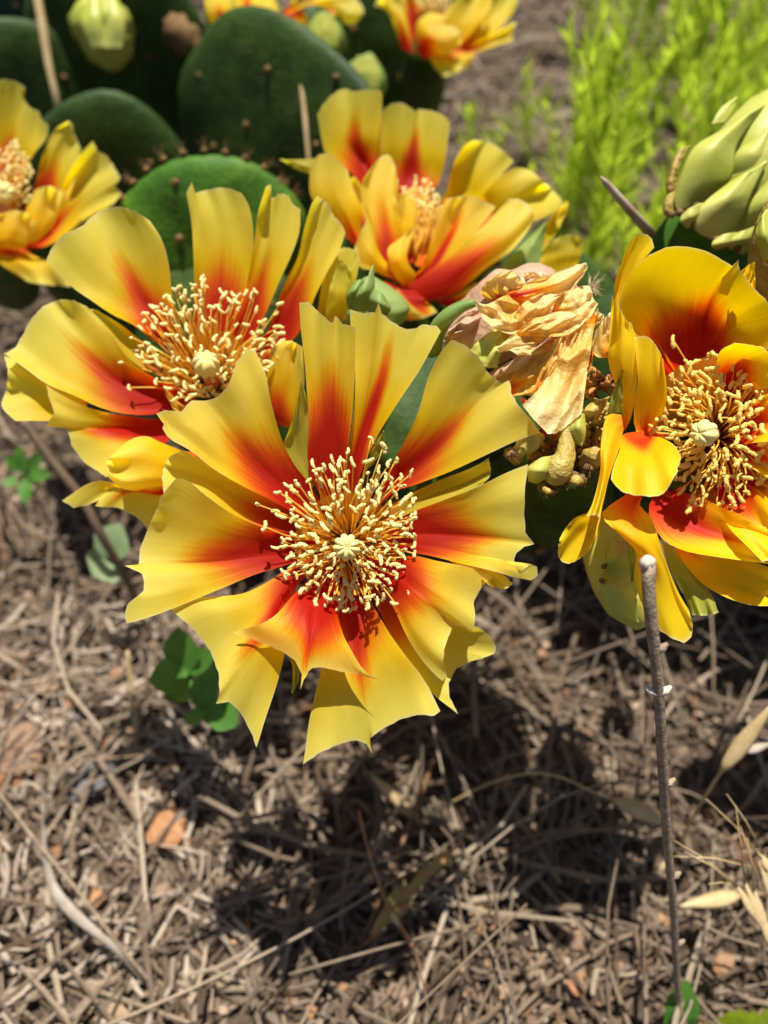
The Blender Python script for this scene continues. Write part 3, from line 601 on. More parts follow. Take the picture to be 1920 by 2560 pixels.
pe('1090,1180 1190,1160 1300,1150', '1300,1150 1400,1060 1380,900', '1090,1000 1180,960 1280,910 1380,900', (10, 2, -3), cup=2.5, red=0.55, mid=0.62)
pe('1080,1200 1180,1280 1280,1340', '1280,1340 1390,1300 1400,1180', '1090,1150 1190,1170 1300,1160 1400,1180', (11, 4, 0), cup=2, red=0.5, mid=0.62)
pe('1100,900 1200,780 1340,620 1480,520', '1480,520 1560,560 1640,640', '1130,1000 1260,920 1420,800 1640,640', (11, 4, -2), cup=3, red=0.45, mid=0.6)
pe('1130,1050 1300,1000 1480,900 1640,860', '1640,860 1730,960 1720,1080', '1130,1130 1320,1150 1520,1130 1720,1080', (10, 3, -1), cup=3, red=0.45, mid=0.6)
pe('1120,1140 1320,1180 1520,1220 1700,1240', '1700,1240 1720,1340 1640,1440', '1100,1220 1260,1330 1440,1420 1640,1440', (10, 4, 1), cup=2.5, red=0.45, mid=0.6)
pe('1100,1240 1260,1380 1420,1520 1600,1580', '1600,1580 1560,1700 1450,1760', '1060,1300 1160,1460 1280,1620 1450,1760', (11, 5, 3), cup=2, red=0.4, mid=0.55)
pe('1120,400 1120,330 1160,285', '1160,285 1198,268 1196,300', '1200,430 1202,360 1196,300', (6, 6, 6), cup=0.8, red=0, mid=0, ext=None)
pe('480,740 420,735 393,690 410,612', '410,612 450,550 490,510', '500,720 496,600 490,510', (6, 5, 4), cup=-1.5, red=0.10, mid=0.25, ext=None, mat='petal_wilt')
pe('470,1010 500,900 547,790', '547,790 550,796', '545,1010 548,900 550,796', (2, 0, -1), cup=-0.8, red=0, mid=0, ext=None, green=0.95, name='sepal')
pe('560,1620 575,1740 590,1850', '590,1850 596,1850', '625,1640 622,1760 596,1850', (4, 3, 3), cup=-0.8, red=0, mid=0, ext=None, green=0.95, name='sepal')
pe('735,1640 780,1780 850,1920 890,2010', '890,2010 960,2012 1022,1998', '830,1700 900,1790 980,1900 1022,1998', (8, 8, 8), cup=-1.5, red=0, mid=0, ext=None, green=0.9, name='sepal')
st3 = V('E', 948, 1112)
sp = ring_spots(165, V('E', 1030, 1110), 170, 195, 0.18, -2.0, 5.0, 0.62, [(st3[0], st3[1], 40)], 8, 14)
sp += [V('E', x, y)+(4.0,) for x, y in ((800, 660), (1000, 720), (990, 815), (860, 765), (1165, 885), (865, 1485), (1030, 1470), (790, 835), (840, 800), (1215, 1350))]
stamens(f3, sp, c3, Z3, 15, 'anther_gold', spread=0.30, scale=1.08)
stigma(f3, st3, Z3, -4, 0.0026, CP-P(st3[0], st3[1], Z3)-RT*0.09, 7, 'stigma', P(c3[0], c3[1], Z3+0.02), 'stigma')
receptacle(f3, P(c3[0]-90, c3[1]+60, Z3+0.012), P(c3[0]-190, c3[1]+130, Z3+0.042), 0.0065, 0.009)

throat(f3, c3, Z3, 17.5, 0.016, CP-P(c3[0], c3[1], Z3))
# ---------- cupped flower behind
Z4 = 0.214; c4 = V('C', 690, 1100); f4 = flower('cupped yellow blossom seen side on with red base above the withered flower', c4, Z4, c4)
X4 = None
def pc(*a, **k): k.setdefault('ext', None); return petal(f4, 'C', *a, Z4, **k)
cb = (V('C', 700, 1090), 2)
pc('440,560 300,460 265,380 232,220', '232,220 270,160 320,110 375,86 430,100 500,88 560,95 574,130', '560,560 550,400 565,250 574,130', (17, 15, 12), cup=3, red=0.32, mid=0.60, ext=cb, rip=1.4)
pc('580,600 552,420 570,200', '570,200 620,165 670,158 720,185 745,205 760,193 830,200 890,225 923,260', '830,640 870,560 903,420 923,260', (20, 19, 17), cup=3, red=0.22, mid=0.66, ext=cb, rip=1.4)
pc('870,680 905,620 930,500 980,400 1020,363', '1020,363 1070,353 1150,375 1210,420 1252,463', '1000,720 1080,660 1160,570 1252,463', (16, 15, 13), cup=3, red=0.0, mid=0.1, ext=cb)
pc('1000,700 1090,640 1160,560 1250,500 1310,498', '1310,498 1370,530 1420,580 1450,605 1500,660 1507,690', '1100,830 1250,800 1400,760 1507,690', (10, 8, 7), cup=2.5, red=0.1, mid=0.2, ext=cb)
pc('1390,880 1440,760 1500,690', '1500,690 1534,668 1530,720', '1410,900 1470,840 1530,720', (10, 9, 9), cup=1, red=0, mid=0, green=0.1)
pc('680,1090 780,1010 820,880 860,740 900,658', '900,658 980,643 1060,653 1120,680 1162,700', '740,1120 900,1000 1040,850 1162,700', (1, -2, -3), cup=2.5, red=0.28, mid=0.72)
pc('700,1110 900,970 1060,830 1180,710 1220,658', '1220,658 1280,658 1330,690 1357,740 1340,800', '780,1195 950,1150 1100,1030 1250,920 1340,800', (-2, -5, -3), cup=-3, red=0.50, mid=0.60)
pc('420,890 300,760 210,660 193,560 205,470', '205,470 245,428 300,428 350,470 392,510', '480,870 462,720 420,600 392,510', (6, 2, 1), cup=-3, red=0.15, mid=0.25, ext=cb)
pc('400,760 380,650 400,560', '400,560 430,545 480,620', '480,800 490,700 480,620', (7, 6, 5), cup=1, red=0.3, mid=0.4)
pc('630,1080 540,980 520,850 470,700 463,580 500,520', '500,520 550,450 600,428 632,470 652,560', '690,1100 662,900 652,760 652,560', (-1, -3, -3), cup=2, red=0.46, mid=0.55)
pc('640,1080 520,1030 455,1010 418,940', '418,940 450,850 487,760 480,650', '660,1060 560,940 522,800 480,650', (-3, -5, -5), cup=-2, red=0.1, mid=0.15)
pc('680,1110 630,1050 598,930 640,880', '640,880 690,840 752,780', '720,1110 745,1050 700,960 752,780', (-4, -7, -5), cup=-2.5, red=0.05, mid=0.1)
pc('660,900 650,760 628,643', '628,643 690,633 740,670 764,722', '700,880 742,800 764,722', (0, -2, -3), cup=2, red=0.1, mid=0.15)
pc('640,1100 560,1085 538,1130 610,1250 668,1287', '668,1287 760,1282 862,1245', '730,1120 790,1180 862,1245', (-3, -4, -2), cup=-2, red=0.95, mid=0.3)
pc('860,1180 950,1160 1060,1090', '1060,1090 1070,1130 1000,1190', '870,1200 920,1220 1000,1190', (0, 2, 3), cup=-1, red=0.5, mid=0.6)
pc('230,448 110,455 43,451', '43,451 44,456', '230,540 120,502 44,456', (6, 6, 6), cup=-1, red=0, mid=0, green=0.6, name='sepal')
pc('1150,1060 1260,930 1420,775', '1420,775 1425,790', '1390,1040 1405,900 1425,790', (3, 3, 4), cup=-2, red=0, mid=0, green=1.0, name='sepal', mat='sepal')
pc('1395,1060 1390,980 1405,900', '1405,900 1500,850 1560,845 1618,870', '1560,1050 1600,960 1618,870', (3, 3, 2), cup=-2, red=0, mid=0, green=0.1)
sp = ring_spots(70, V('C', 770, 690), 50, 62, 0.0, 4, 7, 0.6, None, 9, 8)
stamens(f4, sp, V('C', 720, 1040), Z4, 6, spread=0.35, scale=1.0)
receptacle(f4, P(*V('C', 715, 1150), Z4+0.004), P(*V('C', 830, 1560), Z4+0.022), 0.0075, 0.0095)

# ---------- flower cut by the frame on the left
Z5 = 0.232; c5 = V('D', 30, 960); f5 = flower('yellow blossom with scalloped petals in front of the blue-green pad', c5, Z5, c5)
def pd(*a, **k): k.setdefault('ext', (V('D', 20, 1000), 8)); return petal(f5, 'D', *a, Z5, **k)
pd('-20,720 -60,560 -50,345', '-50,345 30,343 80,355 107,380 100,420 130,465 165,478 180,515 207,540', '110,740 150,660 200,600 207,540', (14, 12, 9), cup=3, red=0.25, mid=0.45)
pd('130,860 180,690 230,570 290,523', '290,523 312,535 322,580 350,642', '210,880 275,800 332,700 350,642', (11, 8, 6), cup=2, red=0.40, mid=0.50)
pd('200,960 270,800 330,690 402,608', '402,608 420,650 450,665 480,700 520,770 495,800 522,838 490,880 440,900', '130,1075 250,1040 350,960 440,900', (6, 5, 4), cup=3, red=0.20, mid=0.40, rip=1.5)
pd('80,1020 115,900 150,820', '150,820 210,803 270,830 287,860', '140,1050 225,980 287,860', (0, -3, -4), cup=-2, red=0.05, mid=0.08)
pd('200,1010 230,930 270,850', '270,850 310,790 330,760', '150,1060 260,960 330,760', (2, 0, 0), cup=-2, red=0.30, mid=0.55)
pd('-70,1080 -60,960 0,925', '0,925 70,908 130,930 157,980', '70,1080 130,1045 157,980', (-1, -4, -5), cup=-2, red=0, mid=0)
pd('-60,1060 0,1140 90,1197', '90,1197 130,1220 220,1232 305,1238', '110,1070 160,1110 260,1160 305,1238', (2, 0, 1), cup=-2, red=0.15, mid=0.25)
pd('-60,900 -120,800 -160,700', '-160,700 -140,600 -90,600', '-30,820 -60,720 -90,600', (10, 6, 4), cup=2, red=0.4, mid=0.5)
sp = ring_spots(70, V('D', 45, 770), 55, 85, 0.1, 0, 4, 0.6, [(V('D', 15, 830)+(20,))], 12, 9)
stamens(f5, sp, V('D', 20, 960), Z5, 9, spread=0.35)
stigma(f5, V('D', 15, 835), Z5, -2, 0.0034, CP-P(0, 480, Z5), 8, 'stigma', P(*V('D', 20, 970), Z5+0.008))
receptacle(f5, P(*V('D', 20, 1010), Z5+0.006), P(*V('D', 60, 1240), Z5+0.055), 0.006, 0.009)

# ---------- flowers furthest back
Z6 = 0.305; c6 = V('T', 290, 260); f6 = flower('yellow and orange blossom furthest back beside the green shoots', c6, Z6, c6)
def pt_(*a, **k): k.setdefault('ext', None); return petal(f6, 'T', *a, Z6, **k)
pt_('230,230 190,110 160,0', '160,0 170,-50 260,-50', '290,200 260,80 260,-50', (8, 6, 4), red=0.7, mid=0.8)
pt_('380,200 450,90 500,0 530,-40', '530,-40 600,-40 648,0', '420,215 540,140 610,70 648,0', (4, 3, 3), red=0.2, mid=0.35)
pt_('360,220 480,170 560,130 637,88', '637,88 620,125 622,167', '370,240 470,212 540,190 622,167', (0, 0, 1), red=0.4, mid=0.55)
pt_('230,210 230,100 280,52 330,60', '330,60 380,100 412,150 405,190', '260,240 310,225 360,228 405,190', (-2, -6, -6), cup=-4, red=0.35, mid=0.5)
pt_('170,200 120,60 60,20', '60,20 90,-20 150,-10', '220,220 195,100 150,-10', (2, 0, 0), cup=-2, red=0.3, mid=0.5)
pt_('300,200 340,60 420,-40', '420,-40 540,-40', '400,200 470,110 525,40 540,-40', (1, -2, -2), red=0.15, mid=0.25)
pt_('270,200 300,270 340,312', '340,312 380,300 442,270', '390,200 440,215 470,226 442,270', (-2, -2, -1), cup=-2, red=0.3, mid=0.4)
receptacle(f6, P(*V('T', 280, 200), Z6+0.006), P(*V('T', 240, 420), Z6+0.055), 0.007, 0.010)
stamens(f6, ring_spots(30, V('T', 300, 0), 40, 22, 0, 0, 3, .6, None, 14, 8), V('T', 300, 150), Z6, 6)
f7 = flower('half hidden orange-yellow blossom next to the striped unopened bud', V('D', 1380, 60), 0.32, V('D', 1330, 150)); Z7 = 0.32
petal(f7, 'D', '1200,60 1300,20 1400,-20', '1400,-20 1500,-30 1560,20 1568,60 1530,105', '1240,60 1340,20 1440,40 1490,100 1530,105', (2, -2, -2), Z7, red=0.1, mid=0.2, cup=-4)
petal(f7, 'D', '1200,70 1250,20 1300,-40', '1300,-40 1400,-60', '1300,110 1340,40 1400,-60', (4, 4, 3), Z7, red=0.6, mid=0.7)
petal(f7, 'D', '1240,60 1280,100 1290,140', '1290,140 1330,120', '1300,40 1330,80 1330,120', (2, 2, 2), Z7, red=0.3, mid=0.4)
petal(f7, 'D', '1340,60 1420,0 1480,-60', '1480,-60 1560,-40', '1400,80 1500,40 1560,-40', (6, 6, 6), Z7, red=0.3, mid=0.4)
receptacle(f7, P(*V('D', 1330, 70), Z7+0.004), P(*V('D', 1420, 260), Z7+0.045), 0.007, 0.010)

# ================================================================== WITHERED FLOWER
Z8 = 0.166; w = empty('withered_flower', P(*V('F', 620, 900), Z8+0.02)); tag(w, 'withered crumpled ochre flower collapsed beside the golden blossom', 'flower')
def pf(*a, **k):
    k.setdefault('mat', 'petal_wilt'); k.setdefault('rip', 0.8); k.setdefault('wob', 1.3); k.setdefault('ext', None); k.setdefault('red', 0.05); k.setdefault('mid', 0.1)
    k.setdefault('crease', 1.25); k.setdefault('nu', 33); k.setdefault('nv', 37); return petal(w, 'F', *a, Z8, **k)
mb = MB(); body = [P(*V('F', x, y), Z8+dz) for x, y, dz in ((250, 900, .020), (330, 760, .014), (450, 620, .009), (620, 500, .008), (820, 420, .008), (1050, 360, .008), (1200, 330, .008))]
v_, f_ = tube([Vector(q) for q in catmull([list(b) for b in body], 40)], list(np.interp(np.linspace(0, 1, 40), [0, .2, .45, .75, 1], [.0040, .0085, .0100, .0085, .0025])), 36)
mb.add([q + (q-body[3]).normalized()*.0016*noise_v(q.x*220, q.y*220, q.z*220) for q in v_], f_); mb.build('collapsed_body', M['pinkbody'], w)
pf('660,560 520,620 400,720 330,800', '330,800 430,880 580,890', '660,600 640,700 600,800 580,890', (1, -2, 0), cup=-2.5, mat='scale', name='green_bract', crease=.5, thick=.0006)
pf('560,420 420,430 330,470 220,540', '220,540 180,620 150,700', '560,520 420,560 330,620 150,700', (4, 0, 3), cup=-3, mat='pinkbody', name='withered_bract')
mb = MB(); mb.add(*tube([Vector(q) for q in catmull([list(P(*V('F', x, y), Z8+dz)) for x, y, dz in ((60, 740, .012), (100, 600, .004), (180, 490, .0), (290, 410, -.001), (405, 372, -.002))], 16)], list(np.linspace(.0024, .0009, 16)), 8)); mb.build('bract', M['sepal'], w)
pf('420,1080 520,930 700,830 860,700 960,640', '960,640 1010,650 1040,690', '520,1060 640,1000 760,930 920,800 1040,690', (3, -1, -2), cup=-3.5, mat='pinkbody', name='withered_bract', crease=.5)
pf('560,400 455,300 490,210 580,150', '580,150 620,128 680,115 742,140 795,212', '760,400 760,320 770,260 795,212', (1, -2, -3), cup=-2.0, green=0.1)
pf('660,330 700,220 760,145', '760,145 830,130 880,128 990,158', '960,300 980,220 990,158', (2, 1, 0), cup=-1.5)
pf('520,380 640,260 800,215 950,170 1060,125 1200,70', '1200,70 1250,65 1292,52 1304,95 1265,170', '640,440 900,360 1050,330 1180,270 1265,170', (-1, -4, -3), cup=-2.0, red=0.25, mid=0.50)
pf('760,310 640,318 500,385 396,350', '396,350 440,440 480,510 520,545 580,590 644,616', '960,480 860,560 740,620 644,616', (-2, -5, -5), cup=-1.0)
pf('660,640 740,440 840,340 950,295', '950,295 1060,303 1134,276 1060,330 1040,380', '760,650 880,580 1000,480 1040,380', (-3, -6, -6), cup=-1.5)
pf('980,440 1050,320 1200,250 1316,235', '1316,235 1345,300 1350,340 1392,385', '1020,520 1150,530 1290,530 1392,385', (-2, -4, -2), cup=-2.0, red=0.2, mid=0.2)
pf('670,660 820,540 960,470 1100,440', '1100,440 1200,465 1300,500', '740,660 900,640 1080,640 1200,600 1300,500', (-4, -7, -5), cup=-1.5)
pf('1040,640 880,605 720,625 640,690', '640,690 581,737 605,770 680,752 744,790', '1060,700 960,770 850,790 744,790', (-2, -5, -6), cup=-1.2)
pf('660,1000 800,850 980,700 1120,620', '1120,620 1170,700 1160,840', '690,1115 800,1110 930,1090 1160,840', (-1, -2, -3), cup=-1.0, red=0.1, mid=0.2)
pf('870,1080 940,900 1050,740 1110,600', '1110,600 1160,590 1230,620', '920,1090 1020,960 1130,820 1230,620', (-4, -5, -5), cup=-1.5)
pf('1200,480 1100,680 1020,870 940,1030 785,1190', '785,1190 830,1250 860,1285 930,1360 990,1418 1060,1412 1120,1370 1180,1325 1264,1252', '1375,470 1345,640 1325,800 1295,980 1264,1252', (-4, -7, -9), cup=-1.2, red=0.0, mid=0.0, nv=49, crease=1.6, power=1.6)
pf('1300,460 1360,440 1385,410', '1385,410 1400,450 1438,480 1400,530', '1300,590 1360,570 1400,530', (-2, -3, -3), cup=-1)
pf('760,1130 860,1160 960,1180', '960,1180 1080,1300 1160,1370', '970,1440 1060,1510 1110,1495 1160,1370', (-2, -3, -4), cup=-1, red=0.6, mid=0.7)
pf('1250,580 1290,760 1290,960', '1290,960 1330,920', '1340,580 1350,780 1330,920', (-2, -2, -2), red=0.8, mid=0.9)
mb = MB(); q = P(*V('F', 1320, 250), Z8-0.001)      # dry hairs at its tip
for i in range(34):
    t = P(*V('F', 1320+random.uniform(-10, 130), 250+random.uniform(-130, 90)), Z8+random.uniform(-.003, .003)); q2 = P(*V('F', 1320+random.uniform(-10, 30), 250+random.uniform(-40, 40)), Z8)
    mb.add(*tube([q2, q2.lerp(t, .5), t], [.00012, .00009, .00003], 4, False))
mb.build('dry_hairs', M['hair'], w)
receptacle(w, P(*V('F', 300, 820), Z8+0.018), P(*V('F', 420, 1500), Z8+0.036), 0.006, 0.008)

# ---------- shrivelled remains next to it
Z9 = 0.163; s9 = empty('shrivelled_flower', P(*V('F', 1100, 1800), Z9+0.01)); tag(s9, 'shrivelled brown-orange flower remains with curled olive bracts on a green ovary', 'flower')
def lump(par, name, mat, path, rad, sides=14, seed=0, amp=0.35, freq=260, z0=None):
    z0 = Z9 if z0 is None else z0
    p = [Vector(q) for q in catmull([list(P(*V('F', x, y), z0+dz/1000)) for x, y, dz in path], 26)]
    r = np.interp(np.linspace(0, 1, 26), np.linspace(0, 1, len(rad)), rad)/1000
    v, f = tube(p, list(r), sides); out = []
    for i, q in enumerate(v):
        c = p[i//sides]; n = noise.turbulence(q*freq+Vector((seed, 0, 0)), 3, False); out.append(c + (q-c)*(1-amp/2+amp*1.6*(n-0.4)))
    mb = MB(); mb.add(out, f); return mb.build(name, M[mat], par)
lump(s9, 'shrivelled_petals', 'shrivel', ((1250, 1150, 2), (1350, 1060, 0), (1450, 990, -1), (1560, 960, -1)), (2.0, 4.2, 4.6, 4.0, 1.2), 22, 1, 0.9, 420)
lump(s9, 'shrivelled_petals', 'shrivel', ((850, 1640, 2), (950, 1580, 0), (1080, 1520, 0), (1170, 1460, 0)), (2.0, 4.0, 4.6, 3.0), 22, 2, 0.9, 420)
lump(s9, 'shrivelled_body', 'olive', ((1300, 1650, 3), (1330, 1450, 1), (1360, 1300, 0), (1420, 1150, -1)), (3.5, 5.4, 5.8, 3.0), 24, 3, 0.9, 330)
lump(s9, 'shrivelled_petals', 'shrivel', ((1180, 1760, 4), (1240, 1680, 2), (1290, 1560, 0), (1380, 1500, 0)), (3, 4.2, 4.0, 2.0), 22, 4, 0.9, 380)
lump(s9, 'curled_bract', 'olive', ((720, 1620, 0), (760, 1540, -3), (850, 1480, -4), (950, 1440, -3)), (1.6, 3.6, 3.2, 2.0, 1.0), 14, 5, 0.25, 160)
lump(s9, 'curled_bract', 'olive', ((960, 1760, -3), (1050, 1740, -6), (1130, 1640, -6), (1150, 1500, -5), (1180, 1400, -4), (1230, 1320, -3)), (1.5, 3.0, 3.3, 2.6, 2.4, 2.6, 1.0), 14, 6, 0.2, 160)
lump(s9, 'curled_bract', 'olive', ((1290, 1680, -2), (1350, 1600, -4), (1390, 1560, -3)), (2.0, 3.6, 2.6, 1.0), 14, 7, 0.3, 160)
petal(s9, 'F', '840,1790 830,1700 870,1660', '870,1660 950,1610 1030,1590', '900,1810 990,1740 1030,1590', (-4, -6, -4), Z9, name='green_bract', mat='scale', cup=-3, thick=0.0006)
petal(s9, 'F', '1140,1440 1180,1350 1220,1290', '1220,1290 1250,1265 1275,1260', '1260,1520 1285,1400 1275,1260', (-5, -6, -5), Z9, name='green_bract', mat='scale', cup=-2, thick=0.0005)
petal(s9, 'F', '1270,1300 1290,1220 1330,1180', '1330,1180 1420,1150 1480,1120', '1300,1330 1390,1270 1480,1120', (-3, -5, -4), Z9, name='bract', mat='olive', cup=-2, thick=0.0005)
ov = receptacle(s9, P(*V('F', 1150, 1560), Z9+0.004), P(*V('F', 1080, 2050), Z9+0.026), 0.0085, 0.0105, bumps=0)
for x, y in ((960, 1840), (1020, 1860), (1130, 1790), (1200, 1770), (1250, 1790), (690, 1580), (1320, 1690)):
    areole(ov, P(*V('F', x, y), Z9-0.004), -FW+RT*random.uniform(-.6, .6)-UP*random.uniform(0, .6), 0.0013, 10, 0.0035)
lump(ov, 'small_scale', 'olive', ((950, 1850, -5), (990, 1875, -6), (1030, 1880, -5)), (0.6, 1.1, 0.5), 10, 9, 0.2, 160)
lump(ov, 'small_scale', 'olive', ((1150, 1800, -5), (1200, 1790, -6), (1260, 1800, -5)), (0.6, 1.4, 0.7), 10, 10, 0.2, 160)

# ================================================================== BUDS
def ovoid(par, name, mat, a, b, prof, sides=24, rough=0.02):
    n = 20; d = b-a; mb = MB(); r = np.interp(np.linspace(0, 1, n), np.linspace(0, 1, len(prof)), prof)
    mb.add(*tube([a+d*t for t in np.linspace(0, 1, n)], list(r), sides, True, 1, rough)); return mb.build(name, M[mat], par)
# big scaly bud
Zb = 0.186; bd = empty('cactus_bud', P(*V('T', 1450, 950), Zb+0.012)); tag(bd, 'large unopened green bud wrapped in pointed overlapping scales', 'bud', 'unopened cactus buds')
ovoid(bd, 'bud_body', 'scale', P(*V('T', 1450, 1010), Zb+0.016), P(*V('T', 1760, 350), Zb+0.008), [.007, .0105, .0125, .0130, .0120, .009, .003], 28)
def sc(*a, **k):
    k.setdefault('cup', -3); k.setdefault('thick', 0.0007); k.setdefault('mat', 'scale'); k.setdefault('rip', 0.2); k.setdefault('wob', 0.15); k.setdefault('name', 'scale'); return petal(bd, 'T', *a, Zb, **k)
sc('1300,870 1275,835 1290,760 1350,615 1450,545 1540,490', '1540,490 1600,450 1650,420', '1410,810 1490,745 1515,690 1525,600 1570,520 1650,420', (4.2, 0.2, 2.2), cup=-3.0)
sc('1440,975 1360,930 1390,840 1510,740', '1510,740 1580,700 1655,652', '1520,930 1560,860 1590,780 1655,652', (2.2, -1.8, -0.8), cup=-2.4)
sc('1400,600 1450,555 1520,500', '1520,500 1600,430 1670,365', '1540,620 1580,540 1640,470 1670,365', (7.2, 6.2, 6.2), cup=-1.8)
sc('1510,740 1520,640 1600,560', '1600,560 1660,520 1740,480', '1620,800 1660,700 1740,480', (4.2, 2.2, 2.2), cup=-2.4)
sc('1560,940 1590,830 1640,760', '1640,760 1700,700 1760,660', '1660,960 1720,860 1760,660', (2.2, -0.8, -0.8), cup=-2.4)
sc('1425,510 1470,440 1530,398', '1530,398 1534,402', '1480,500 1515,450 1534,402', (9.2, 9.2, 9.2), cup=-0.5)
sc('1265,840 1248,760 1262,690', '1262,690 1300,610 1340,592', '1290,800 1290,700 1340,592', (6.2, 5.2, 6.2), cup=-1.5, mat='olive')
sc('1275,885 1236,870 1232,830', '1232,830 1255,790 1278,780', '1275,870 1280,830 1278,780', (5.2, 4.2, 4.2), cup=-1, mat='olive')
sc('1330,925 1305,900 1310,880', '1310,880 1345,845 1392,825', '1350,915 1375,870 1392,825', (0.2, -1.8, -1.8), cup=-1.5)
sc('1450,1010 1432,1000 1440,980', '1440,980 1480,955 1530,945', '1470,1005 1510,985 1530,945', (0.2, -1.8, -1.8), cup=-1.2)
sc('1510,1005 1490,990 1520,960', '1520,960 1580,930 1622,915', '1540,1005 1590,975 1622,915', (0.2, -1.8, -1.8), cup=-1.5)
for x, y in ((1268, 872), (1355, 905), (1300, 865), (1450, 975), (1535, 1012), (1370, 840)): areole(bd, P(*V('T', x, y), Zb-0.001), -FW-UP*0.5, 0.0009, 6, 0.0022)
# bud cut by the right frame edge
b2 = empty('cactus_bud', P(1925, 720, 0.172)); tag(b2, 'small olive bud pressed against the top of the golden flower', 'bud', 'unopened cactus buds')
ovoid(b2, 'bud_body', 'olive', P(1930, 760, 0.176), P(1935, 490, 0.166), [.002, .0045, .0052, .0048, .0035, .001], 18)
petal(b2, 'T', '1640,1060 1610,960 1625,900', '1625,900 1645,860 1655,850', '1680,1060 1690,960 1655,850', (0, -2, -1), 0.166, name='scale', mat='scale', cup=-2, thick=0.0005)
# green bud/ovary under the golden flower
b3 = empty('cactus_bud', P(*V('E', 520, 1780), 0.163)); tag(b3, 'round green bud hanging under the golden flower beside the twig', 'bud', 'unopened cactus buds')
ovoid(b3, 'bud_body', 'scale', P(*V('E', 430, 1520), 0.170), P(*V('E', 680, 2060), 0.163), [.004, .0065, .0075, .0078, .007, .003], 24, 0.015)
petal(b3, 'E', '500,1790 462,1760 470,1690', '470,1690 500,1650 560,1660', '610,1800 600,1720 560,1660', (-5.5, -7.5, -6), 0.166, name='scale', mat='scale', cup=-1.2, thick=0.0005)
petal(b3, 'E', '455,1790 432,1850 455,1950', '455,1950 540,2010 640,2060', '600,1790 640,1900 640,2060', (-5, -7, -5), 0.166, name='scale', mat='scale', cup=-1.5, thick=0.0005)
for x, y in ((455, 1770), (445, 1840)): areole(b3, P(*V('E', x, y), 0.158), -FW, 0.0006, 6, 0.002)
# dark green pointed bud between the open blossoms
b4 = empty('cactus_bud', P(*V('C', 510, 1270), 0.185)); tag(b4, 'pointed green bud tucked between the ragged bloom and the cupped flower', 'bud', 'unopened cactus buds')
ovoid(b4, 'bud_body', 'sepal', P(*V('C', 515, 1330), 0.192), P(*V('C', 510, 1060), 0.187), [.006, .009, .0095, .008, .005, .001], 22)
for a in (('420,1240 405,1180 450,1120', '450,1120 500,1060 522,1000', '520,1240 528,1120 522,1000'), ('510,1240 500,1160 510,1120', '510,1120 560,1140 600,1200', '600,1260 612,1230 600,1200'), ('400,1240 390,1160 430,1090', '430,1090 455,1080 490,1075', '450,1180 460,1120 490,1075')):
    petal(b4, 'C', *a, (-1, -3, -2), 0.180, name='scale', mat='sepal', cup=-2.5, thick=0.0005)
# bud at the back, green
b5 = empty('cactus_bud', P(*V('D', 480, 290), 0.322)); tag(b5, 'slim green bud standing on the dark pad below the brown scar', 'bud', 'unopened cactus buds')
ovoid(b5, 'bud_body', 'scale', P(*V('D', 490, 300), 0.316), P(*V('D', 420, -40), 0.310), [.003, .009, .011, .013, .013, .009, .002], 20, 0.05)
for a in (('400,210 352,90 385,-10', '385,-10 410,-60 430,-60', '462,210 455,70 430,-60'), ('452,215 445,80 450,-40', '450,-40 470,-60 490,-50', '525,215 540,90 490,-50'), ('420,150 415,60 440,-20', '440,-20 455,-50 470,-20', '490,160 495,70 470,-20')):
    petal(b5, 'D', *a, (-3, -5, -3), 0.3055, name='scale', mat='scale', cup=-2.5, thick=0.0006)
# striped yellow-red bud at the back
b6 = empty('cactus_bud', P(*V('D', 1050, 200), 0.305)); tag(b6, 'yellow bud with rusty red stripes about to open above the dark pads', 'bud', 'unopened cactus buds')
ovoid(b6, 'bud_body', 'sepal', P(*V('D', 1060, 260), 0.312), P(*V('D', 1040, -60), 0.305), [.006, .011, .0145, .0155, .014, .008], 22, 0.03)
for a, r in ((('960,150 900,80 880,-20', '880,-20 920,-70 1000,-80', '1020,170 1010,60 1000,-80'), .3), (('1040,170 1090,90 1100,-40', '1100,-40 1160,-40 1200,20', '1120,190 1200,140 1210,80 1200,20'), .2), (('970,190 960,120 1000,60', '1000,60 1040,20 1060,70', '1090,200 1100,140 1060,70'), .5), (('1010,150 1020,60 1010,-30', '1010,-30 1060,-70 1120,-40', '1090,160 1120,80 1120,-40'), .5)):
    petal(b6, 'D', *a, (-4, -9, -6), 0.300, cup=-4, red=r, mid=r+.25, name='petal')
petal(b6, 'D', '985,195 975,140 1000,110', '1000,110 1030,90 1060,130', '1070,200 1075,170 1060,130', (-10, -12, -10), 0.300, name='scale', mat='scale', cup=-2, thick=0.0005)

